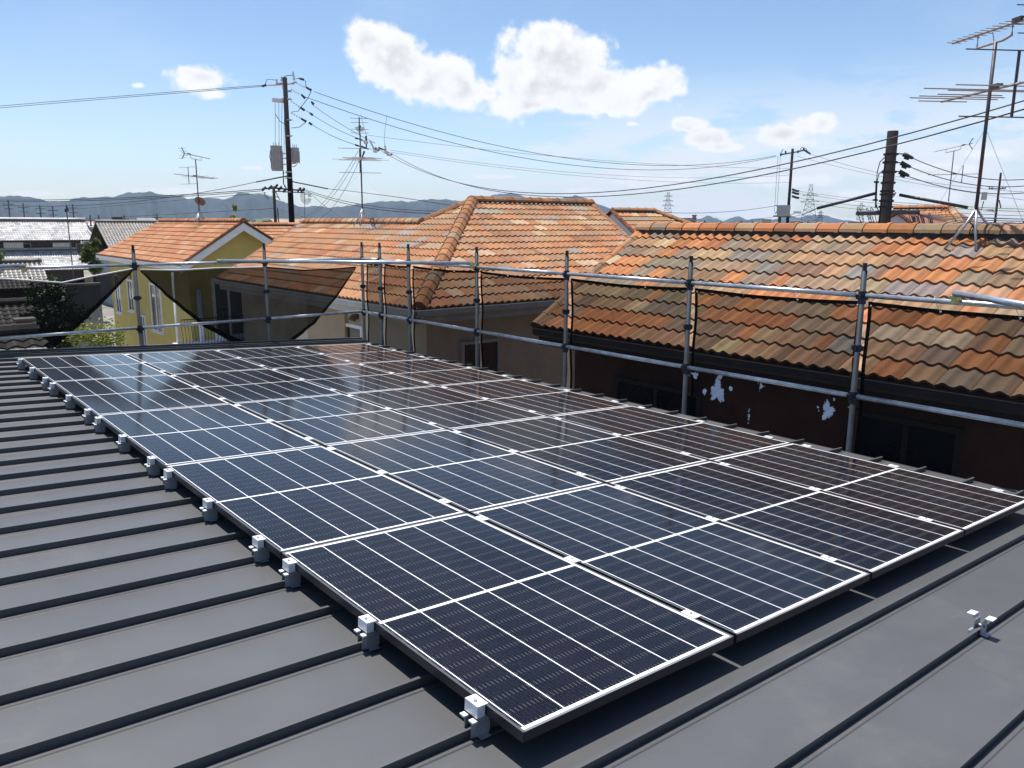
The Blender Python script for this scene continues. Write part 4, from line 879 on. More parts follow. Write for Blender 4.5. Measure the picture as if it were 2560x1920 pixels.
# ================================================================== ANTENNAS
def rods(b, c, boom, axis, spec, r):
    for s_, half in spec: p = c+boom*s_; b.tube([p-axis*half, p+axis*half], r, 5)
def antenna(label, base, height, feet, uhf_dir, vhf_dir, s=1.0, r=.016, uhf=True, vhf_h=.6, dish=None, mastmat='mast', col='yagi', legh=.45, guys=None, box=None):
    base = Vector(base); t = thing('tv_antenna', label, 'antenna', base); top = base+Vector((0, 0, height))
    b = MB(); b.tube([base, top], r, 8); b.build('mast', M[mastmat], t, True)
    for f_ in feet:
        b = MB(); f_ = Vector(f_); b.tube([base+Vector((0, 0, .03)), base.lerp(f_, .35)+Vector((0, 0, -.02)), f_], r*.7, 6); b.build('leg', M['galv'], t, True)
    if uhf:
        d = Vector(uhf_dir).normalized(); c = top+Vector((0, 0, .12*s)); side = d.cross(Vector((0, 0, 1))).normalized()
        b = MB(); b.tube([c-d*.62*s, c+d*.55*s], .012*s, 6); rods(b, c, d, side, [(-.60*s+i*.085*s, (.075+.004*i)*s) for i in range(11)], .004*s)
        g = b.build('uhf_boom', M[col], t)
        b = MB()
        for k_ in (-1, 1):
            e = (d*.12+Vector((0, 0, k_*.2))).normalized()
            b.tube([c+d*.44*s, c+d*.44*s+e*.22*s], .014*s, 6)
            for q in (.4, .85): p = c+d*.44*s+e*.22*s*q; b.tube([p-side*.2*s, p+side*.2*s], .005*s, 5)
        b.build('reflector', M['yagidk'], g)
        b = MB(); b.obox(c+d*.27*s+Vector((0, 0, .015*s)), d*.055*s, side*.03*s, Vector((0, 0, .018*s))); b.build('feed_box', M['yagidk'], g)
        b = MB(); b.tube([c-d*.25*s, c-d*.25*s-Vector((0, 0, .12*s)), top-d*.1*s, top+d*.1*s, c+d*.2*s-Vector((0, 0, .1*s)), c+d*.2*s], .012*s, 6); b.build('cradle', M[col], t)
    d = Vector(vhf_dir).normalized(); side = d.cross(Vector((0, 0, 1))).normalized(); c = base+Vector((0, 0, height*vhf_h))
    b = MB(); b.tube([c-d*.72*s, c+d*.9*s], .013*s, 6); rods(b, c, d, side, [(-.70*s, .26*s), (-.52*s, .46*s), (-.4*s, .44*s), (-.28*s, .33*s), (-.05*s, .38*s), (.02*s, .66*s), (.24*s, .50*s)], .006*s); v = b.build('vhf_boom', M[col], t)
    b = MB(); pc = c+d*.33*s; b.tube([pc-Vector((0, 0, .28*s)), pc+Vector((0, 0, .28*s))], .013*s, 6)
    for z_ in (-.28, .28): p = pc+Vector((0, 0, z_*s)); b.tube([p-side*.5*s, p+side*.5*s], .006*s, 5)
    b.build('rear_post', M['yagidk'], v)
    b = MB(); b.obox(c+d*.08*s+Vector((0, 0, .02*s)), d*.05*s, side*.03*s, Vector((0, 0, .02*s))); b.build('junction_box', M['yagidk'], v)
    if dish:
        dc = base+Vector((0, 0, height*dish)); n_ = Vector((.55, .55, .62)).normalized(); a_ = n_.cross(Vector((0, 0, 1))).normalized(); e_ = a_.cross(n_); b = MB(); vs_ = [dc+n_*.0]; R_ = .24
        k_ = 24; vs_ = []
        for ring in range(5):
            rr = R_*ring/4
            for j in range(k_): th = 2*math.pi*j/k_; vs_.append(dc+n_*(.12+.05*(rr/R_)**2)+(a_*math.cos(th)+e_*math.sin(th))*max(rr, .004))
        fs = [(r_*k_+j, r_*k_+(j+1) % k_, (r_+1)*k_+(j+1) % k_, (r_+1)*k_+j) for r_ in range(4) for j in range(k_)]
        b.add(vs_, fs); b.tube([dc, dc+n_*.12], .03, 6); dd = b.build('dish', M['dish'], t, True)
        b = MB(); b.tube([dc-e_*-.0+n_*.15+Vector((0, 0, -.22)), dc+n_*.42+Vector((0, 0, -.14))], .012, 6); b.obox(dc+n_*.44+Vector((0, 0, -.12)), (.03, 0, 0), (0, .03, 0), (0, 0, .045)); b.build('feed_arm', M['offw'], dd)
    if guys:
        b = MB()
        for g_ in guys: b.tube([base+Vector((0, 0, height*.5)), Vector(g_)], .0022, 4)
        b.build('guy_wires', M['galv'], t)
    if box:
        b = MB(); p = base+Vector(box); b.obox(p, (.010, -.028, 0), (.02, .008, 0), (0, 0, .045)); b.build('booster_box', M['offw'], t)
        b = MB(); b.tube([p-Vector((0, 0, .06)), p-Vector((.03, 0, .16)), base+Vector((-.05, .0, .05)), base+Vector((-.03, 0, .30)), base+Vector((.018, 0, .75)), base+Vector((.018, 0, height*.55)), base+Vector((.05, 0, height*.63))], .006, 6)
        b.tube([base+Vector((.018, 0, height*.66)), base+Vector((.02, 0, height*.95)), top+Vector((.15, .1, .15))], .005, 6); b.build('coax_cable', M['wire'], t)
    return t
def roofpt(px_, py_, X): return at(px_, py_, X=X)
# left antenna on the yellow house ridge
bb = at(498, 527, X=XR); 
antenna('tv antenna with small satellite dish on the yellow house ridge', bb, at(490, 398, X=XR).z-bb.z, [at(x_, y_, X=X_) for x_, y_, X_ in ((483, 561, XR-.5), (515, 552, XR+.3), (492, 556, XR-.4), (506, 550, XR+.3))], (-.92, -.35, .1), (-.93, -.30, .05), 1.25, .025, True, .667, dish=.14)
# middle antenna on the low wing ridge
bb = at(906, 523, X=11.22)
antenna('tv antenna with reddish elements on the middle orange roof', bb, at(895, 335, X=11.22).z-bb.z, [at(x_, y_, X=X_) for x_, y_, X_ in ((884, 565, 10.9), (900, 567, 10.9), (915, 553, 11.4), (926, 553, 11.5))], (-.50, -.86, 0), (.42, .90, 0), 1.15, .02, True, .66, guys=[at(790, 556, X=11.22), at(1000, 556, X=11.22)], col='yagi')
# big antenna on the near brown roof
slope_pt = lambda px_, py_: at(px_, py_, X=XE+2.45)
bb = at(2440, 527, X=10.45)
tpz = at(2477, 108, X=10.45).z
fe = [slope_pt(2361, 622), slope_pt(2439, 626), at(2408, 575, X=10.85), at(2500, 585, X=10.75)]
antenna('large tv antenna mast with two aerials on the near brown roof at the right edge', bb, tpz-bb.z, fe, (-.545, -.84, .0), (-.56, -.83, .0), 1.25, .021, True, .725, guys=[at(2300, 585, X=10.5), at(2560, 560, X=10.5)], box=(.03, -.06, .17))
# small far antenna
bb = at(2371, 505, X=34.2)
antenna('small distant tv antenna on the far orange roof near the right', bb, at(2378, 378, X=34.2).z-bb.z, [at(2352, 525, X=34), at(2371, 527, X=34.), at(2392, 525, X=34.4)], (.3, -.95, .2), (.4, -.9, 0), 1.15, .02, True, .545)
# ================================================================== UTILITY POLES AND WIRES
def insul(b, p, d, n=4, r=.045, ln=.5):
    p = Vector(p); d = Vector(d).normalized()
    for i in range(n): q = p+d*(ln*i/n); b.tube([q, q+d*(ln/n*.55)], r, 8, r*.55)
def upole(label, px_, ptop, pbot, dist, r0, r1, mt='pole', zbot=0):
    b0 = at(px_, pbot, dist=dist); tp = at(px_, ptop, dist=dist); base = Vector((b0.x, b0.y, 0)); t = thing('utility_pole', label, 'utility pole', base)
    b = MB(); b.tube([base, (b0.x, b0.y, tp.z)], r0, 16, r1); b.build('shaft', M[mt], t, True); return t, Vector((b0.x, b0.y, tp.z)), base
# --- tall pole with transformers (left of centre)
t1, T1, B1 = upole('tall dark utility pole with two grey transformers, left of centre', 722, 194, 400, 46, .20, .115)
px1 = 46/F_PX
def P1(px_, py_, dd=0): return at(px_, py_, dist=46+dd)
b = MB(); b.tube([P1(670, 213), P1(720, 210), P1(742, 205)], .045, 6); b.tube([P1(690, 207), P1(735, 210)], .03, 6); b.build('top_crossarm', M['galv'], t1)
for x_, y_ in ((692, 204), (704, 198), (708, 215), (735, 195), (733, 185)): p = P1(x_, y_); b = MB(); b.tube([p-Vector((0, 0, .12)), p+Vector((0, 0, .12))], .07, 8, .04); b.build('insulator', M['porc'], t1)
for a_, c_ in (((668, 214), (690, 211)), ((742, 208), (770, 222)), ((728, 223), (756, 240)), ((728, 253), (757, 272)), ((728, 282), (760, 300))): p = P1(*a_); q = P1(*c_); b = MB(); insul(b, p, q-p, 4, .055, (q-p).length*.8); b.build('insulator_string', M['porc'], t1)
for x_, y_, ex, ey in ((655, 216, 666, 212), (765, 218, 779, 226), (753, 236, 763, 246), (778, 254, 785, 261), (750, 268, 762, 276), (774, 282, 782, 288), (752, 296, 766, 304), (772, 306, 780, 312), (748, 196, 760, 199)):
    b = MB(); b.tube([P1(x_, y_), P1((x_+ex)/2, (y_+ey)/2), P1(ex, ey)], .05, 7, .07); b.build('sleeve_cover', M['insul'], t1)
b = MB(); b.tube([P1(718, 243), P1(700, 247)], .04, 6); b.obox(P1(700, 252), (.42, 0, 0), (0, .06, 0), (0, 0, .10)); b.build('fuse_bracket', M['porc'], t1)
b = MB()
for x_, x2, y1, y2 in ((688, 688, 257, 372), (697, 698, 257, 374), (705, 703, 260, 376), (711, 710, 240, 390)): b.tube([P1(x_, y1), P1(x2, y2)], .012, 5)
for pts_ in ([(688, 285), (700, 303), (716, 313)], [(728, 280), (745, 278), (757, 262), (770, 245), (778, 228)], [(728, 320), (748, 318), (765, 305)], [(662, 213), (668, 198), (690, 200)], [(765, 218), (764, 203), (758, 197), (740, 196)], [(735, 188), (715, 189), (704, 197)], [(750, 410), (749, 400), (738, 416), (731, 417)], [(676, 375), (674, 392), (680, 415)], [(707, 430), (708, 455), (712, 468)]):
    b.tube([P1(*p) for p in pts_], .018, 5)
b.build('jumper_cables', M['wire'], t1)
for (cx_, cy_, rw, hh, lab) in ((692, 397, .30, .62, 'left'), (738, 389, .21, .36, 'right')):
    c = P1(cx_, cy_, -.05); b = MB(); b.tube([c-Vector((0, 0, hh)), c+Vector((0, 0, hh))], rw, 20)
    b.tube([c+Vector((0, 0, hh)), c+Vector((0, 0, hh+.04))], rw*1.06, 20)
    for a_ in range(10): th = a_*.628; b.obox(c+Vector((math.cos(th)*rw, math.sin(th)*rw, -.05)), Vector((math.cos(th), math.sin(th), 0))*.03, Vector((-math.sin(th), math.cos(th), 0))*.01, (0, 0, hh*.75))
    tr = b.build('transformer', M['trafo'], t1)
    b = MB()
    for o_ in (-.15, 0, .15): p = c+Vector((o_*rw/.3, 0, hh+.1)); b.tube([p-Vector((0, 0, .08)), p+Vector((0, 0, .12))], .035, 6, .02)
    b.build('bushings', M['porc'], tr)
for z_ in (385, 412, 397): b = MB(); b.tube([P1(697, z_), P1(740, z_-4)], .035, 6); b.build('transformer_bracket', M['galv'], t1)
for z_ in (228, 248, 300, 340, 430, 445, 480): p = P1(722, z_); r_ = .13+.05*(z_-194)/370; b = MB(); b.tube([p-Vector((0, 0, .03)), p+Vector((0, 0, .03))], r_+.02, 12); b.build('steel_band', M['galv'], t1)
for i in range(14): p = P1(722, 300+i*19); b = MB(); b.tube([p-Vector((.26, 0, 0))*(1 if i % 2 else -1), p], .012, 4); b.build('climbing_step', M['galv'], t1)
b = MB(); b.tube([P1(655, 472), P1(690, 470), P1(722, 474), P1(762, 476)], .05, 6); b.tube([P1(690, 478), P1(762, 482)], .03, 5)
for x_, y_ in ((660, 472), (675, 469), (690, 466), (700, 471), (712, 476), (748, 474), (757, 475)): p = P1(x_, y_); b.tube([p-Vector((.1, 0, .1)), p+Vector((.1, 0, .1))], .06, 6)
b.build('low_crossarm', M['insul'], t1)
b = MB(); c = P1(766, 485)
for i in range(5):
    r_ = .12+.05*i; b.tube([c+Vector((math.cos(a_)*r_, .02*i, -.15+math.sin(a_)*r_*1.2)) for a_ in [k_*.5 for k_ in range(13)]], .012, 4)
b.tube([P1(762, 484), P1(762, 560)], .018, 5); b.tube([P1(661, 480), P1(663, 490), P1(672, 498)], .02, 5); b.tube([P1(709, 425), P1(709, 460), P1(716, 470)], .03, 6)
b.build('coiled_cable', M['wire'], t1)
# --- short pole beside it
t5, T5, B5 = upole('short dark utility pole just left of the tall transformer pole', 688, 466, 540, 62, .13, .10)
b = MB()
for a_, c_ in (((680, 480), (698, 478)), ((678, 490), (696, 493)), ((684, 470), (700, 500))): b.tube([at(*a_, dist=62), at(*c_, dist=62)], .03, 5)
b.tube([at(694, 520, dist=62), at(697, 565, dist=62)], .05, 6); b.build('brackets', M['insul'], t5)
# --- thick pole on the right
t2, T2, B2 = upole('thick dark utility pole rising behind the near brown ridge', 2220, 328, 460, 20, .175, .112)
def P2(px_, py_, dd=0): return at(px_, py_, dist=20+dd)
b = MB(); p = P2(2233, 328)
for z_, rr in ((386, 0), (406, 0), (430, 0), (457, 0), (478, 0), (486, 0), (502, 0), (517, 0)):
    c = Vector((B2.x, B2.y, P2(2225, z_).z)); b.tube([c-Vector((0, 0, .022)), c+Vector((0, 0, .022))], .155, 14); b.box(c.x-.2, c.x+.2, c.y-.02, c.y+.02, c.z-.02, c.z+.02)
b.build('steel_bands', M['steeldk'], t2)
for i, (x_, y_) in enumerate(((2266, 386), (2260, 408), (2256, 430))):
    b = MB(); s_ = P2(2238, y_-2); m_ = P2(x_-8, y_-1); e_ = P2(x_+17, y_+10); b.tube([s_, m_], .014, 6); b.tube([m_, m_.lerp(e_, .35), m_.lerp(e_, .8), e_], .055, 10, .028); b.tube([m_.lerp(e_, .1)-Vector((0, 0, .07)), m_.lerp(e_, .6)-Vector((0, 0, .06))], .025, 6); b.build('dead_end_cover', M['insul'], t2, True)
b = MB(); b.tube([P2(2140, 533), P2(2300, 530)], .05, 4); b.build('crossarm', M['polelt'], t2)
b = MB(); b.tube([P2(2192, 455), P2(2190, 500), P2(2189, 520)], .018, 5)
for pts_ in ([(2217, 388), (2200, 405), (2193, 430), (2191, 455)], [(2215, 420), (2197, 435), (2192, 455)], [(2190, 455), (2188, 500), (2193, 520), (2198, 530)], [(2218, 505), (2235, 490), (2240, 480)]): b.tube([P2(*p_) for p_ in pts_], .011, 5)
b.obox(P2(2191, 455), (.06, 0, 0), (0, .03, 0), (0, 0, .02)); b.obox(P2(2188, 500), (.06, 0, 0), (0, .03, 0), (0, 0, .02)); b.build('down_leads', M['wire'], t2)
rnd = random.Random(5); b = MB()
for i in range(16):
    if i == 4: b.build('coiled_cable', M['wire'], t2); b = MB()
    x_ = 2150+rnd.random()*36 if i < 4 else 2275+rnd.random()*55; c = P2(x_, 540 if i < 4 else 550, rnd.uniform(-.1, .1)); r_ = rnd.uniform(.05, .16); b.tube([c+Vector((math.cos(a_)*r_*.5, math.sin(a_)*r_*.5, math.sin(a_)*r_*1.3)) for a_ in [k_*.52 for k_ in range(13)]], .008, 4)
b.build('coiled_cable', M['wire'], t2)
for lab, p_, q_ in (('left', (2042, 521), (2190, 483)), ('right', (2248, 487), (2420, 519))):
    b = MB(); dd = 0; b.tube([P2(*p_), P2(*q_)], .034, 8); o = b.build('cable_guard_tube', M['insul'], None, True, None, P2(*p_)); tag(o, 'thick black guard tube on the cable to the %s of the thick utility pole' % lab, 'cable guard', 'guard tubes at the thick pole')
# --- slim pole with small transformer, right of centre
t3, T3, B3 = upole('slim dark utility pole carrying wires left of the thick pole', 1974, 372, 480, 70, .15, .10)
def P3(px_, py_, dd=0): return at(px_, py_, dist=70+dd)
b = MB(); b.tube([P3(1950, 387), P3(1984, 381), P3(2008, 376)], .06, 5)
for x_, y_ in ((1964, 381), (1952, 387), (2009, 373), (1995, 380)): b.tube([P3(x_, y_+3), P3(x_, y_-4)], .07, 6)
b.tube([P3(2010, 375), P3(2018, 380), P3(2026, 385)], .08, 6); b.tube([P3(1950, 387), P3(1958, 373)], .025, 4); b.tube([P3(1998, 380), P3(2004, 368), P3(2015, 372), P3(2022, 384)], .025, 4); b.build('crossarm', M['insul'], t3)
b = MB()
for y_ in (476, 483, 493): b.tube([P3(1980, y_-3), P3(1990, y_+1), P3(1998, y_+2)], .10, 6)
b.build('dead_end_covers', M['insul'], t3)
b = MB()
for x_ in (1945, 1951): b.tube([P3(x_, 390), P3(x_-9, 530)], .013, 4)
b.build('down_leads', M['wire'], t3)
t6, T6, B6 = upole('small utility pole with grey transformer box beside the slim pole', 1948, 514, 560, 66, .12, .11)
b = MB(); c = at(1959, 527, dist=66); b.box(c.x-.35, c.x+.35, c.y-.35, c.y+.35, c.z-.42, c.z+.42); b.build('transformer', M['trafo'], t6)
b = MB(); b.tube([at(1933, 540, dist=66), at(1976, 542, dist=66)], .06, 5); b.tube([at(1938, 514, dist=66), at(1964, 516, dist=66)], .04, 5); b.tube([at(1938, 535, dist=66), at(1950, 517, dist=66)], .03, 4); b.build('crossarm', M['insul'], t6)
t7 = thing('street_lamp', 'small street lamp arm on the slim pole right of centre', 'street lamp', P3(1975, 540))
b = MB(); b.tube([P3(1950, 544), P3(1975, 538), P3(1988, 532)], .04, 6); b.build('arm', M['galv'], t7); b = MB(); c = P3(1993, 531); b.obox(c, (.28, -.1, 0), (.06, .12, 0), (0, 0, .09)); b.build('lamp_head', M['white'], t7)
t4, T4, B4 = upole('distant slim utility pole near the right picture edge', 2494, 432, 500, 88, .13, .09)
b = MB(); b.tube([at(2472, 471, dist=88), at(2514, 472, dist=88)], .05, 4)
for x_ in (2473, 2480, 2507, 2513): b.tube([at(x_, 473, dist=88), at(x_, 466, dist=88)], .05, 5)
b.tube([at(2498, 500, dist=88), at(2502, 520, dist=88)], .05, 4); b.build('crossarm', M['insul'], t4)
t8 = thing('street_lamp', 'small round street lamp near the right edge behind the big antenna', 'street lamp', at(2480, 530, dist=60)); b = MB(); b.tube([at(2490, 532, dist=60), at(2478, 526, dist=60)], .03, 5); b.build('arm', M['galv'], t8); b = MB(); c = at(2474, 526, dist=60); b.obox(c, (.22, -.1, 0), (.06, .1, 0), (0, 0, .08)); b.build('lamp_head', M['white'], t8)
# --- wires
NW = [0]
def wire(label, A, Bp, via=None, r=.012, group='overhead wires', sag=None, n=28, mt='wire'):
    A = Vector(A); Bp = Vector(Bp)
    if via:
        best = None
        for k_ in range(1, 200):
            t_ = k_/200; p = A.lerp(Bp, t_); x_, y_ = proj(p)
            if best is None or abs(x_-via[0]) < best[0]: best = (abs(x_-via[0]), t_, p, y_)
        _, t_, p, y_ = best; dist = (p-Vector((0, 0, H))).dot(Fw); sag = (via[1]-y_)*dist/F_PX/(4*t_*(1-t_))
    sag = sag or 0
    b = MB(); b.tube([A.lerp(Bp, i/n)-Vector((0, 0, 4*sag*(i/n)*(1-i/n))) for i in range(n+1)], r, 5); o = b.build('overhead_wire', M[mt], None, True, None, A); tag(o, label, 'wire', group); return o
W1, W3, W2 = P1, P3, P2
wire('upper of the two wires leaving the tall pole to the left edge', P1(657, 213), at(-300, 292, dist=60), (0, 265), .014)
wire('lower of the two wires leaving the tall pole to the left edge', P1(657, 216), at(-300, 297, dist=60.5), (0, 270), .014)
wire('top wire from the tall pole across the clouds to the slim pole', P1(785, 229), P3(1940, 389), (1330, 378), .017)
wire('second wire from the tall pole across to the slim pole', P1(757, 240), P3(1940, 391), (1330, 396), .017)
wire('thin third wire spanning from the middle antenna to the slim pole', at(920, 338, dist=50), P3(1975, 421), (1500, 400), .010)
wire('faint upper thin wire low over the horizon clouds', at(975, 375, dist=50), P3(1972, 438), (1500, 435), .009)
wire('faint lower thin wire low over the horizon clouds', at(975, 380, dist=50), P3(1972, 456), (1500, 443), .009)
K1 = at(947, 373, dist=41); K2 = at(978, 383, dist=40)
wire('left of two wires from the tall pole to the mid-span connectors', P1(765, 276), at(890, 344, dist=43), None, .015, sag=.1)
wire('right of two wires from the tall pole to the mid-span connectors', P1(780, 261), at(938, 358, dist=42), None, .015, sag=.1)
wire('lowest wire from the tall pole to the mid-span connectors', P1(781, 312), at(890, 362, dist=43), None, .015, sag=.1)
E1 = at(2640, 228, dist=15); E2 = at(2640, 250, dist=15)
wire('upper of the two long wires rising to the right picture edge', K1, E1, (1480, 478), .0125)
wire('lower of the two long wires rising to the right picture edge', K2, E2, (1480, 488), .0125)
cn = thing('wire_connectors', 'cluster of white insulators and black covers on the wires right of the middle antenna', 'insulators', K1)
for a_, c_ in (((925, 352), (938, 378)), ((938, 368), (944, 372)), ((962, 364), (966, 380)), ((966, 382), (972, 386)), ((905, 350), (915, 356))): p, q = at(*a_, dist=41), at(*c_, dist=41); b = MB(); b.tube([p, q], .05, 6); b.tube([q-Vector((.08, 0, 0)), q+Vector((.08, 0, 0))], .08, 8); b.build('insulator', M['porc'], cn)
for a_, c_ in (((937, 370), (948, 378)), ((967, 380), (981, 388)), ((888, 345), (900, 348)), ((888, 362), (900, 366)), ((900, 348), (920, 356)), ((903, 366), (922, 373)), ((915, 340), (916, 370)), ((945, 369), (965, 376)), ((911, 378), (905, 395))): b = MB(); b.tube([at(*a_, dist=41), at(*c_, dist=41)], .05, 7, .03); b.build('cover', M['insul'], cn)
for i, (a_, m_, c_) in enumerate((((968, 287), (958, 340), (962, 365)), ((902, 286), (908, 315), (917, 340)))):
    b = MB(); p, q, s_ = at(*a_, dist=44), at(*m_, dist=42.5), at(*c_, dist=41); b.tube([p.lerp(q, k_/6).lerp(q.lerp(s_, k_/6), k_/6) for k_ in range(7)], .012, 5); o = b.build('dropper_cable', M['wire'], None, True, None, p); tag(o, ('right' if i == 0 else 'left')+' dropper cable hanging from the upper wires to the connectors', 'wire', 'dropper cables')
wire('thick sheathed service cable from the tall pole to the right', P1(731, 454), P1(820, 472), None, .035, sag=0)
wire('sheathed cable from the tall pole to the left, upper', P1(718, 440), P1(640, 455), None, .035, sag=0)
wire('long service cable sagging left behind the left antenna', P1(640, 455), at(-60, 509, dist=60), (420, 493), .017)
wire('telephone cable from the low crossarm toward the left edge', P1(655, 473), at(-60, 499, dist=70), (400, 490), .022)
wire('second telephone cable parallel to the left edge', P1(655, 477), at(-60, 503, dist=70), (400, 494), .018)
wire('service cable dipping left toward the far rooftops', at(665, 482, dist=62), at(165, 525, dist=90), (360, 508), .018)
wire('low wire from the short pole to the left', at(683, 521, dist=62), at(-60, 556, dist=110), (300, 542), .020)
wire('low wire from the short pole to the right', at(694, 521, dist=62), at(880, 560, dist=42), None, .016, sag=.2)
wire('service wires from the pole to the middle antenna roof, upper', P1(775, 478), at(1110, 528, dist=30), (900, 510), .015)
wire('service wires from the pole to the middle antenna roof, lower', P1(775, 482), at(1110, 534, dist=30), (900, 516), .015)
wire('crossing service wire right of the tall pole', P1(778, 485), at(870, 552, dist=34), None, .012, sag=.1)
for i, (a_, c_) in enumerate((((895, 378), (765, 540)), ((893, 396), (772, 540)), ((898, 402), (800, 545)))): wire(['left', 'middle', 'right'][i]+' of three slanting wires left of the middle antenna', at(*a_, dist=44), at(*c_, dist=60), None, .012, 'slanting wires at the middle antenna', sag=.5)
wire('sheathed cable continuing right from the tall pole', P1(820, 472), at(1230, 530, dist=26), (950, 487), .014)
for i, (y_, yy) in enumerate(((396, 437), (418, 452), (441, 473))): wire(['top', 'middle', 'bottom'][i]+' of three wires running right from the thick pole', P2(2283+(-6*i), y_), at(2700, yy-18, dist=24), (2480, [447, 465, 483][i]), .010, 'three wires from the thick pole')
for i, y_ in enumerate((478, 484, 495)): wire(['top', 'middle', 'bottom'][i]+' of three thin wires from the slim pole toward the thick pole', P3(1998, y_), at(2560, y_+45, dist=40), (2200, y_+24), .012, 'three wires from the slim pole')
wire('wire from the slim pole head down to the right', P3(2026, 385), at(2560, 480, dist=60), (2200, 432), .014)
wire('second wire from the slim pole head down to the right', P3(1994, 391), at(2560, 500, dist=60), (2200, 440), .012)
wire('low wire from the box transformer to the left roof', at(1936, 515, dist=66), at(1640, 530, dist=60), (1760, 532), .018)
wire('lamp cable sagging from the slim pole to the left', at(1940, 541, dist=66), at(1700, 572, dist=60), (1850, 555), .014)
wire('thin wire from the guard tube back to the slim pole', P2(2042, 521), at(1970, 540, dist=66), None, .010, sag=.1)
wire('long thin wire crossing behind the thick pole', at(2000, 505, dist=70), at(2600, 548, dist=50), (2250, 532), .012)
rnd = random.Random(9)
for i in range(5): wire(['first', 'second', 'third', 'fourth', 'fifth'][i]+' teal-black cable running right from the thick pole crossarm', P2(2290+i*6, 535+i*2), at(2620, 548+i*5, dist=15), (2450, 545+i*5), .008, 'cables from the thick pole crossarm')
# distant small poles along the left horizon
dp = [(20, 500, 548), (57, 508, 550), (99, 512, 549), (131, 516, 548), (181, 510, 550), (225, 538, 585), (246, 538, 590), (392, 534, 552), (310, 538, 552), (340, 545, 560)]
for i, (x_, y_, yb) in enumerate(dp):
    d_ = 190 if i not in (5, 6) else 150; bt = at(x_, y_, dist=d_); base = Vector((bt.x, bt.y, 0))
    t = thing('distant_pole', 'small distant utility pole on the left skyline, %s from the left edge' % posw[sorted([q[0] for q in dp]).index(x_)], 'utility pole', base, 'distant poles on the left skyline')
    b = MB(); b.tube([base, bt], .17, 7, .12); b.build('shaft', M['polelt'], t); b = MB(); b.obox(bt-Vector((0, 0, .8)), (.9, -.3, 0), (.04, .08, 0), (0, 0, .07)); b.obox(bt-Vector((0, 0, 1.7)), (.7, -.2, 0), (.04, .08, 0), (0, 0, .06)); b.build('crossarm', M['polelt'], t)
b0 = at(165, 512, dist=90); t = thing('wire_pole', 'small dark wire support above the far left roof', 'utility pole', (b0.x, b0.y, 0)); b = MB(); b.tube([(b0.x, b0.y, 0), b0], .05, 6); b.build('shaft', M['polelt'], t); b = MB(); b.tube([b0, at(172, 528, dist=90)], .05, 5); b.obox(at(165, 526, dist=90), (.12, 0, 0), (0, .12, 0), (0, 0, .16)); b.build('bracket', M['insul'], t)
dpr = [(1762, 551, 578), (1801, 553, 578), (1820, 563, 578), (1881, 552, 580), (2004, 556, 582), (1907, 564, 580), (1854, 552, 578), (2020, 553, 580)]
for i, (x_, y_, yb) in enumerate(dpr):
    d_ = 170; bt = at(x_, y_, dist=d_); base = Vector((bt.x, bt.y, 0))
    t = thing('distant_pole', 'small distant utility pole over the brown ridge, %s from the left of its row' % posw[sorted([q[0] for q in dpr]).index(x_)], 'utility pole', base, 'distant poles on the right skyline')
    b = MB(); b.tube([base, bt], .17, 7, .12); b.build('shaft', M['polelt'], t); b = MB(); b.obox(bt-Vector((0, 0, .6)), (.5, -.7, 0), (.06, .06, 0), (0, 0, .07)); b.obox(bt-Vector((0, 0, 1.3)), (.4, -.6, 0), (.06, .06, 0), (0, 0, .06)); b.build('crossarm', M['polelt'], t)
# ---- pylons
def pylon(label, px_, ptop, dist, arms=3, wbase=5.0):
    tp = at(px_, ptop, dist=dist); x0, y0, h_ = tp.x, tp.y, tp.z; t = thing('pylon', label, 'pylon', (x0, y0, 0), 'lattice pylons on the skyline')
    side = Vector((math.cos(math.atan2(x0, y0)), -math.sin(math.atan2(x0, y0)), 0)); fwd = Vector((side.y, -side.x, 0)); b = MB(); r = dist*.00018
    def cor(z): w_ = wbase*(1-z/h_)**1.25+.5; return [Vector((x0, y0, z))+side*(w_*i)+fwd*(w_*j) for i, j in ((-1, -1), (1, -1), (1, 1), (-1, 1))]
    L = 12
    for i in range(L):
        z0, z1 = h_*i/L, h_*(i+1)/L; A, B_ = cor(z0), cor(min(z1, h_*.999))
        for j in range(4):
            b.tube([A[j], B_[j]], r*1.3, 4); b.tube([A[j], B_[(j+1) % 4]], r*.7, 4); b.tube([A[(j+1) % 4], B_[j]], r*.7, 4); b.tube([B_[j], B_[(j+1) % 4]], r*.7, 4)
    b.build('lattice', M['polelt'], t)
    for k_ in range(arms):
        z = h_*(.72+.1*k_); w_ = wbase*(.75-.1*k_); b = MB(); c = Vector((x0, y0, z)); b.tube([c-side*w_, c+side*w_], r*1.2, 4); b.tube([c-side*w_, c+Vector((0, 0, w_*.3)), c+side*w_], r, 4); b.build('crossarm', M['polelt'], t)
pylon('lattice pylon on the skyline between the roofs, leftmost of the pylons', 1671, 481, 420, 3, 4.0); pylon('tallest lattice pylon on the skyline, right of the slim pole', 2028, 461, 330, 2, 4.5)
pylon('small faint lattice pylon just right of the tallest one', 2052, 527, 620, 3, 3.6); pylon('small lattice pylon close to the left of the thick pole', 2154, 507, 420, 3, 3.2)
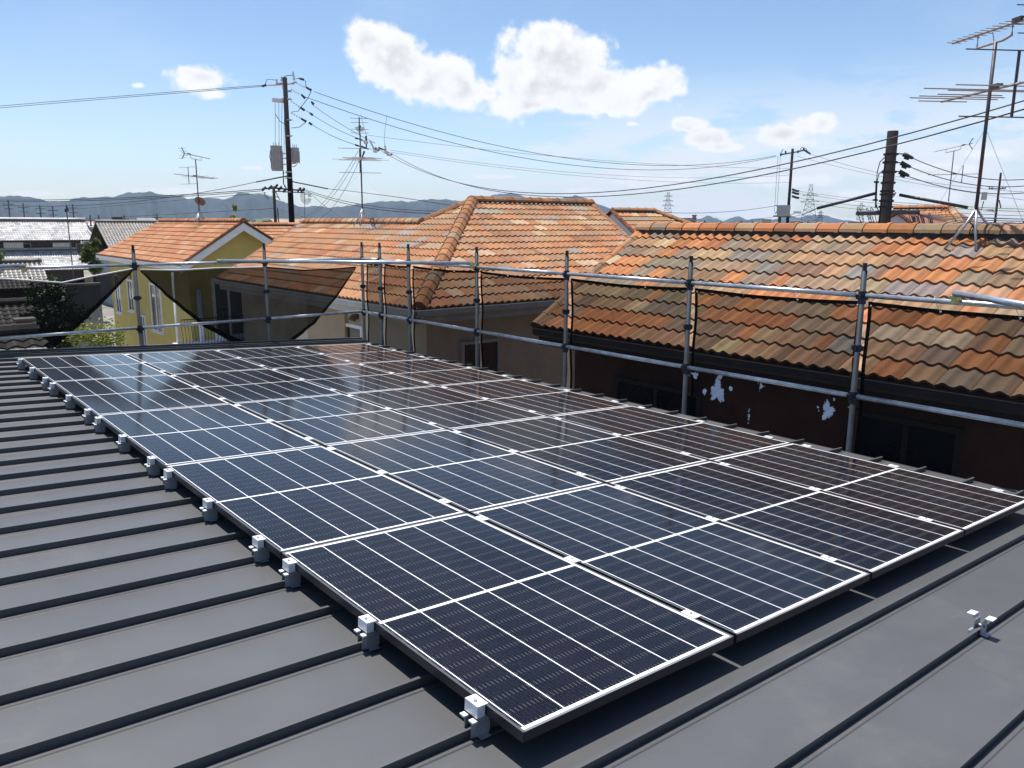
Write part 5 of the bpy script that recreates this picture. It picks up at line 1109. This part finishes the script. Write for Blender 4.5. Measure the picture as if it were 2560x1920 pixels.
# ================================================================== TOWN
def block(label, px0, px1, ptop, dist, depth, wallm, roofm, kind='building', gable=False, floors=0):
    a = at(px0, ptop, dist=dist); c = at(px1, ptop, dist=dist); mid = (a+c)/2; d = Vector((c.x-a.x, c.y-a.y, 0)); L = d.length; d.normalize(); n = Vector((-d.y, d.x, 0))
    if n.dot(mid-Vector((0, 0, H))) < 0: n = -n
    h_ = mid.z; t = thing(kind, label, 'building', (mid.x, mid.y, 0)); cc = Vector((mid.x, mid.y, 0))+n*(depth/2)
    b = MB()
    if gable:
        rh = min(1.8, L*.2); b.obox(cc+Vector((0, 0, (h_-rh)/2)), d*(L/2-.4), n*(depth/2-.4), Vector((0, 0, (h_-rh)/2))); b.build('wall', wallm, t)
        b = MB(); z0 = h_-rh; Q = [cc+d*(i*L/2)+n*(j*depth/2) for i, j in ((-1, -1), (1, -1), (1, 1), (-1, 1))]; Q = [Vector((q.x, q.y, z0)) for q in Q]; r0 = cc-d*(L*.22)+Vector((0, 0, h_)); r1_ = cc+d*(L*.22)+Vector((0, 0, h_))
        b.add(Q+[r0, r1_], [(0, 1, 5, 4), (1, 2, 5), (2, 3, 4, 5), (3, 0, 4), (3, 2, 1, 0)]); b.build('roof', roofm, t)
    else:
        b.obox(cc+Vector((0, 0, h_/2)), d*(L/2), n*(depth/2), Vector((0, 0, h_/2))); b.build('wall', wallm, t)
        b = MB(); b.obox(cc+Vector((0, 0, h_+.15)), d*(L/2+.15), n*(depth/2+.15), Vector((0, 0, .149))); b.build('roof', roofm, t)
    k_ = 0; b = MB(); nw = max(2, int(L/2.6))
    for fl in range(floors):
        for i in range(nw): p = cc-n*(depth/2+.03)+d*(-L/2+(i+.5)*L/nw)+Vector((0, 0, h_-1.6-3*fl)); b = MB(); b.obox(p, d*(L/nw*.28), n*.04, Vector((0, 0, .6))); b.build('window', M['pane'], t)
    return t
gr = mat('grey_slate', (.20, .20, .19), .7, 0, .1, 3); bg_ = mat('beige_block', (.42, .36, .28), .8, 0, .08, .5); pk = mat('pinkish_block', (.34, .24, .20), .8, 0, .08, .5)
block('grey hipped roof house in front of the left hills', 262, 332, 562, 118, 8, M['greyw'], gr, 'house', True, 1)
block('small brown cubic building behind the grey hipped roof', 281, 305, 547, 160, 8, M['brownw'], M['darkwood'])
block('low orange fronted building left of the grey hipped roof', 226, 262, 572, 128, 8, M['tan'], M['offw'])
block('orange roofed house behind the grey hipped roof', 312, 352, 549, 170, 8, M['cream'], mat('flat_orange_roof', (.45, .24, .13), .8), 'house', True)
block('pale green roofed hall left of the grey hipped roof', 240, 268, 561, 170, 9, M['offw'], M['greyw'], 'hall', True)
block('brick-brown apartment block right of the small tan house', 1700, 1741, 547, 330, 22, pk, M['brownw'], floors=3)
block('brick-brown stair tower on the apartment block', 1731, 1741, 539, 331, 9, pk, M['brownw'])
block('lower brown wing right of the apartment block', 1741, 1768, 558, 330, 20, pk, M['brownw'], floors=2)
block('grey industrial hall with white roof behind the slim pole', 1975, 2008, 553, 300, 20, M['greyw'], M['white'])
block('beige flat block left of the slim pole', 1906, 1928, 550, 300, 15, bg_, M['greyw'], floors=2)
block('pale hall above the wing ridge left of the middle antenna', 765, 840, 547, 300, 20, bg_, M['offw'], 'hall', floors=1)
block('grey block behind the thick pole, far skyline', 2120, 2165, 556, 380, 20, M['greyw'], M['greyw'], floors=2)
rnd = random.Random(77); wl = [('white', M['offw']), ('grey', M['greyw']), ('tan', M['tan']), ('cream', M['cream'])]; rl = [('slate grey', gr), ('brown', M['brownw']), ('pale', M['greyw'])]
slots = [(x, 'left skyline') for x in range(-30, 440, 32)]+[(x, 'skyline right of tan house') for x in range(1790, 2140, 32)]+[(x, 'far right skyline') for x in range(2400, 2600, 36)]
cnt = {}
for x_, where in slots:
    cnt[where] = cnt.get(where, 0)+1; wn, wm = rnd.choice(wl); rn_, rm = rnd.choice(rl); hz_ = 553+(x_-1280)*.0063
    block('distant %s house with %s roof, %s from left on %s' % (wn, rn_, posw[min(14, cnt[where]-1)], where), x_+rnd.uniform(-6, 6), x_+rnd.uniform(18, 34), hz_+rnd.uniform(3, 9), rnd.uniform(170, 300), 9, wm, rm, 'distant_house', True, 1)
# far town mass
b = MB(); rnd = random.Random(4); tm = mat_col('far_town', .85, .2, .2)
cols = [(.45, .43, .40), (.30, .30, .30), (.55, .53, .50), (.25, .2, .17), (.38, .27, .2), (.18, .19, .2), (.16, .2, .12)]
for i in range(1500):
    az_ = rnd.uniform(YAW-.75, YAW+.75); d_ = 330+rnd.random()**1.3*2200; x_, y_ = math.sin(az_)*d_, math.cos(az_)*d_; w_, l_ = rnd.uniform(4, 11), rnd.uniform(5, 16); h_ = min(rnd.choice([4, 5, 6, 6.5, 7, 7.5, 8])+ (rnd.uniform(0, 9) if rnd.random() < .05 else 0), H+d_*.004); c = rnd.choice(cols)
    b.box(x_-w_, x_+w_, y_-l_/2, y_+l_/2, 0, h_*.75, c); c2 = rnd.choice(cols); b.add([(x_-w_, y_-l_/2, h_*.75), (x_+w_, y_-l_/2, h_*.75), (x_+w_, y_+l_/2, h_*.75), (x_-w_, y_+l_/2, h_*.75), (x_-w_, y_, h_), (x_+w_, y_, h_)], [(0, 1, 5, 4), (2, 3, 4, 5), (1, 2, 5), (3, 0, 4)], c2)
o = b.build('distant_town', tm, None); tag(o, 'hazy distant town of low houses spread to the foot of the hills', 'town', None, 'stuff')
# ================================================================== GROUND AND HILLS
def structure(o): o['kind'] = 'structure'; return o
gm_ = mat('ground_earth', (.20, .19, .17), .95, 0, .25, .3, .2, var2=(.08, .5, .7, (.10, .12, .05), .8))
b = MB(); b.add([(-9000, -3000, 0), (12000, -3000, 0), (12000, 12000, 0), (-9000, 12000, 0)], [(0, 1, 2, 3)]); structure(b.build('ground', gm_, None))
rx = at(235, 800, Z=0)
b = MB(); b.box(-6, 9.5, 44.5, 50, -.1, .02); structure(b.build('road', M['asphalt'], None))
b = MB(); b.box(3.0, 9.9, 24, 44.4, -.1, .03); structure(b.build('driveway', M['concrete'], None))
b = MB(); b.box(6.0, 7.55, -4, 30, -.1, .024); structure(b.build('path', M['concrete'], None))
# hills: silhouettes measured along the skyline, built as deep ridges
def hills(name, prof, dist, depth, seed, mt):
    rnd = random.Random(seed); b = MB(); xs_ = list(range(prof[0][0], prof[-1][0]+1, 8)); rows = 12; vs_ = []
    def ph(x):
        for (x0, y0), (x1, y1) in zip(prof[:-1], prof[1:]):
            if x0 <= x <= x1: t_ = (x-x0)/(x1-x0); return y0+(y1-y0)*(t_*t_*(3-2*t_)*.5+t_*.5)
        return prof[-1][1]
    for x in xs_:
        jag = 1.2*math.sin(x*.11+seed)+.9*math.sin(x*.23)+.5*math.sin(x*.51+2)
        p = at(x, ph(x)+jag*.8, dist=dist); hh = max(2, p.z); base = Vector((p.x, p.y, 0)); d = base.normalized(); spur = math.sin(x*.07+seed)+.6*math.sin(x*.17+1)+.35*math.sin(x*.33)
        for r_ in range(rows+1):
            t_ = r_/rows*2-1            # -1 front foot .. 1 back foot
            prof_h = max(0, 1-abs(t_)**(1.35+.25*spur)); vs_.append(base+d*(t_*depth*(1+.12*spur))+Vector((0, 0, hh*prof_h+(0 if abs(t_) < 1 else -5)+ (.05*hh*math.sin(t_*9+x*.09) if 0 < abs(t_) < .9 else 0))))
    k_ = rows+1; b.add(vs_, [(i*k_+j, (i+1)*k_+j, (i+1)*k_+j+1, i*k_+j+1) for i in range(len(xs_)-1) for j in range(rows)])
    return structure(b.build(name, mt, None, True))
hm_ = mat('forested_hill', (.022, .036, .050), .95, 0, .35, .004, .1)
h_left = [(-500, 500), (-200, 500), (0, 490), (60, 490), (125, 504), (150, 505), (200, 494), (280, 492), (320, 482), (360, 480), (420, 487), (480, 498), (520, 494), (560, 499), (600, 482), (660, 486), (720, 508), (760, 518), (800, 514), (820, 520), (870, 514), (930, 506), (980, 502), (1010, 505), (1060, 500), (1100, 498), (1150, 502), (1210, 495), (1240, 486), (1275, 482), (1310, 491), (1350, 505), (1390, 502), (1415, 493), (1440, 489), (1470, 498), (1500, 512), (1540, 528), (1600, 548), (1680, 556)]
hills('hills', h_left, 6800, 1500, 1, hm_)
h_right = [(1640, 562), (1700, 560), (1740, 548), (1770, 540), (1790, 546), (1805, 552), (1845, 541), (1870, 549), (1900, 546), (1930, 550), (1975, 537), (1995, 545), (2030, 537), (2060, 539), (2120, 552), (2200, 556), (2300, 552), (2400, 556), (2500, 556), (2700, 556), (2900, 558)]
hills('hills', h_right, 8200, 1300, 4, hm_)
# ================================================================== AIR
b = MB(); top = 620
b.box(-9500, 12500, -3200, 12500, -1.2, top)
mt = bpy.data.materials.new('haze_air'); mt.use_nodes = True; T = NT(mt.node_tree); T.n.clear()
vol = T.new('ShaderNodeVolumePrincipled'); vol.inputs['Color'].default_value = (.66, .82, 1.0, 1); vol.inputs['Density'].default_value = 4.8e-5; vol.inputs['Anisotropy'].default_value = .0
T.new('ShaderNodeOutputMaterial', {1: vol.outputs[0]})
o = b.build('haze', mt, None); tag(o, 'pale blue haze in the air over the town', 'haze', None, 'stuff')
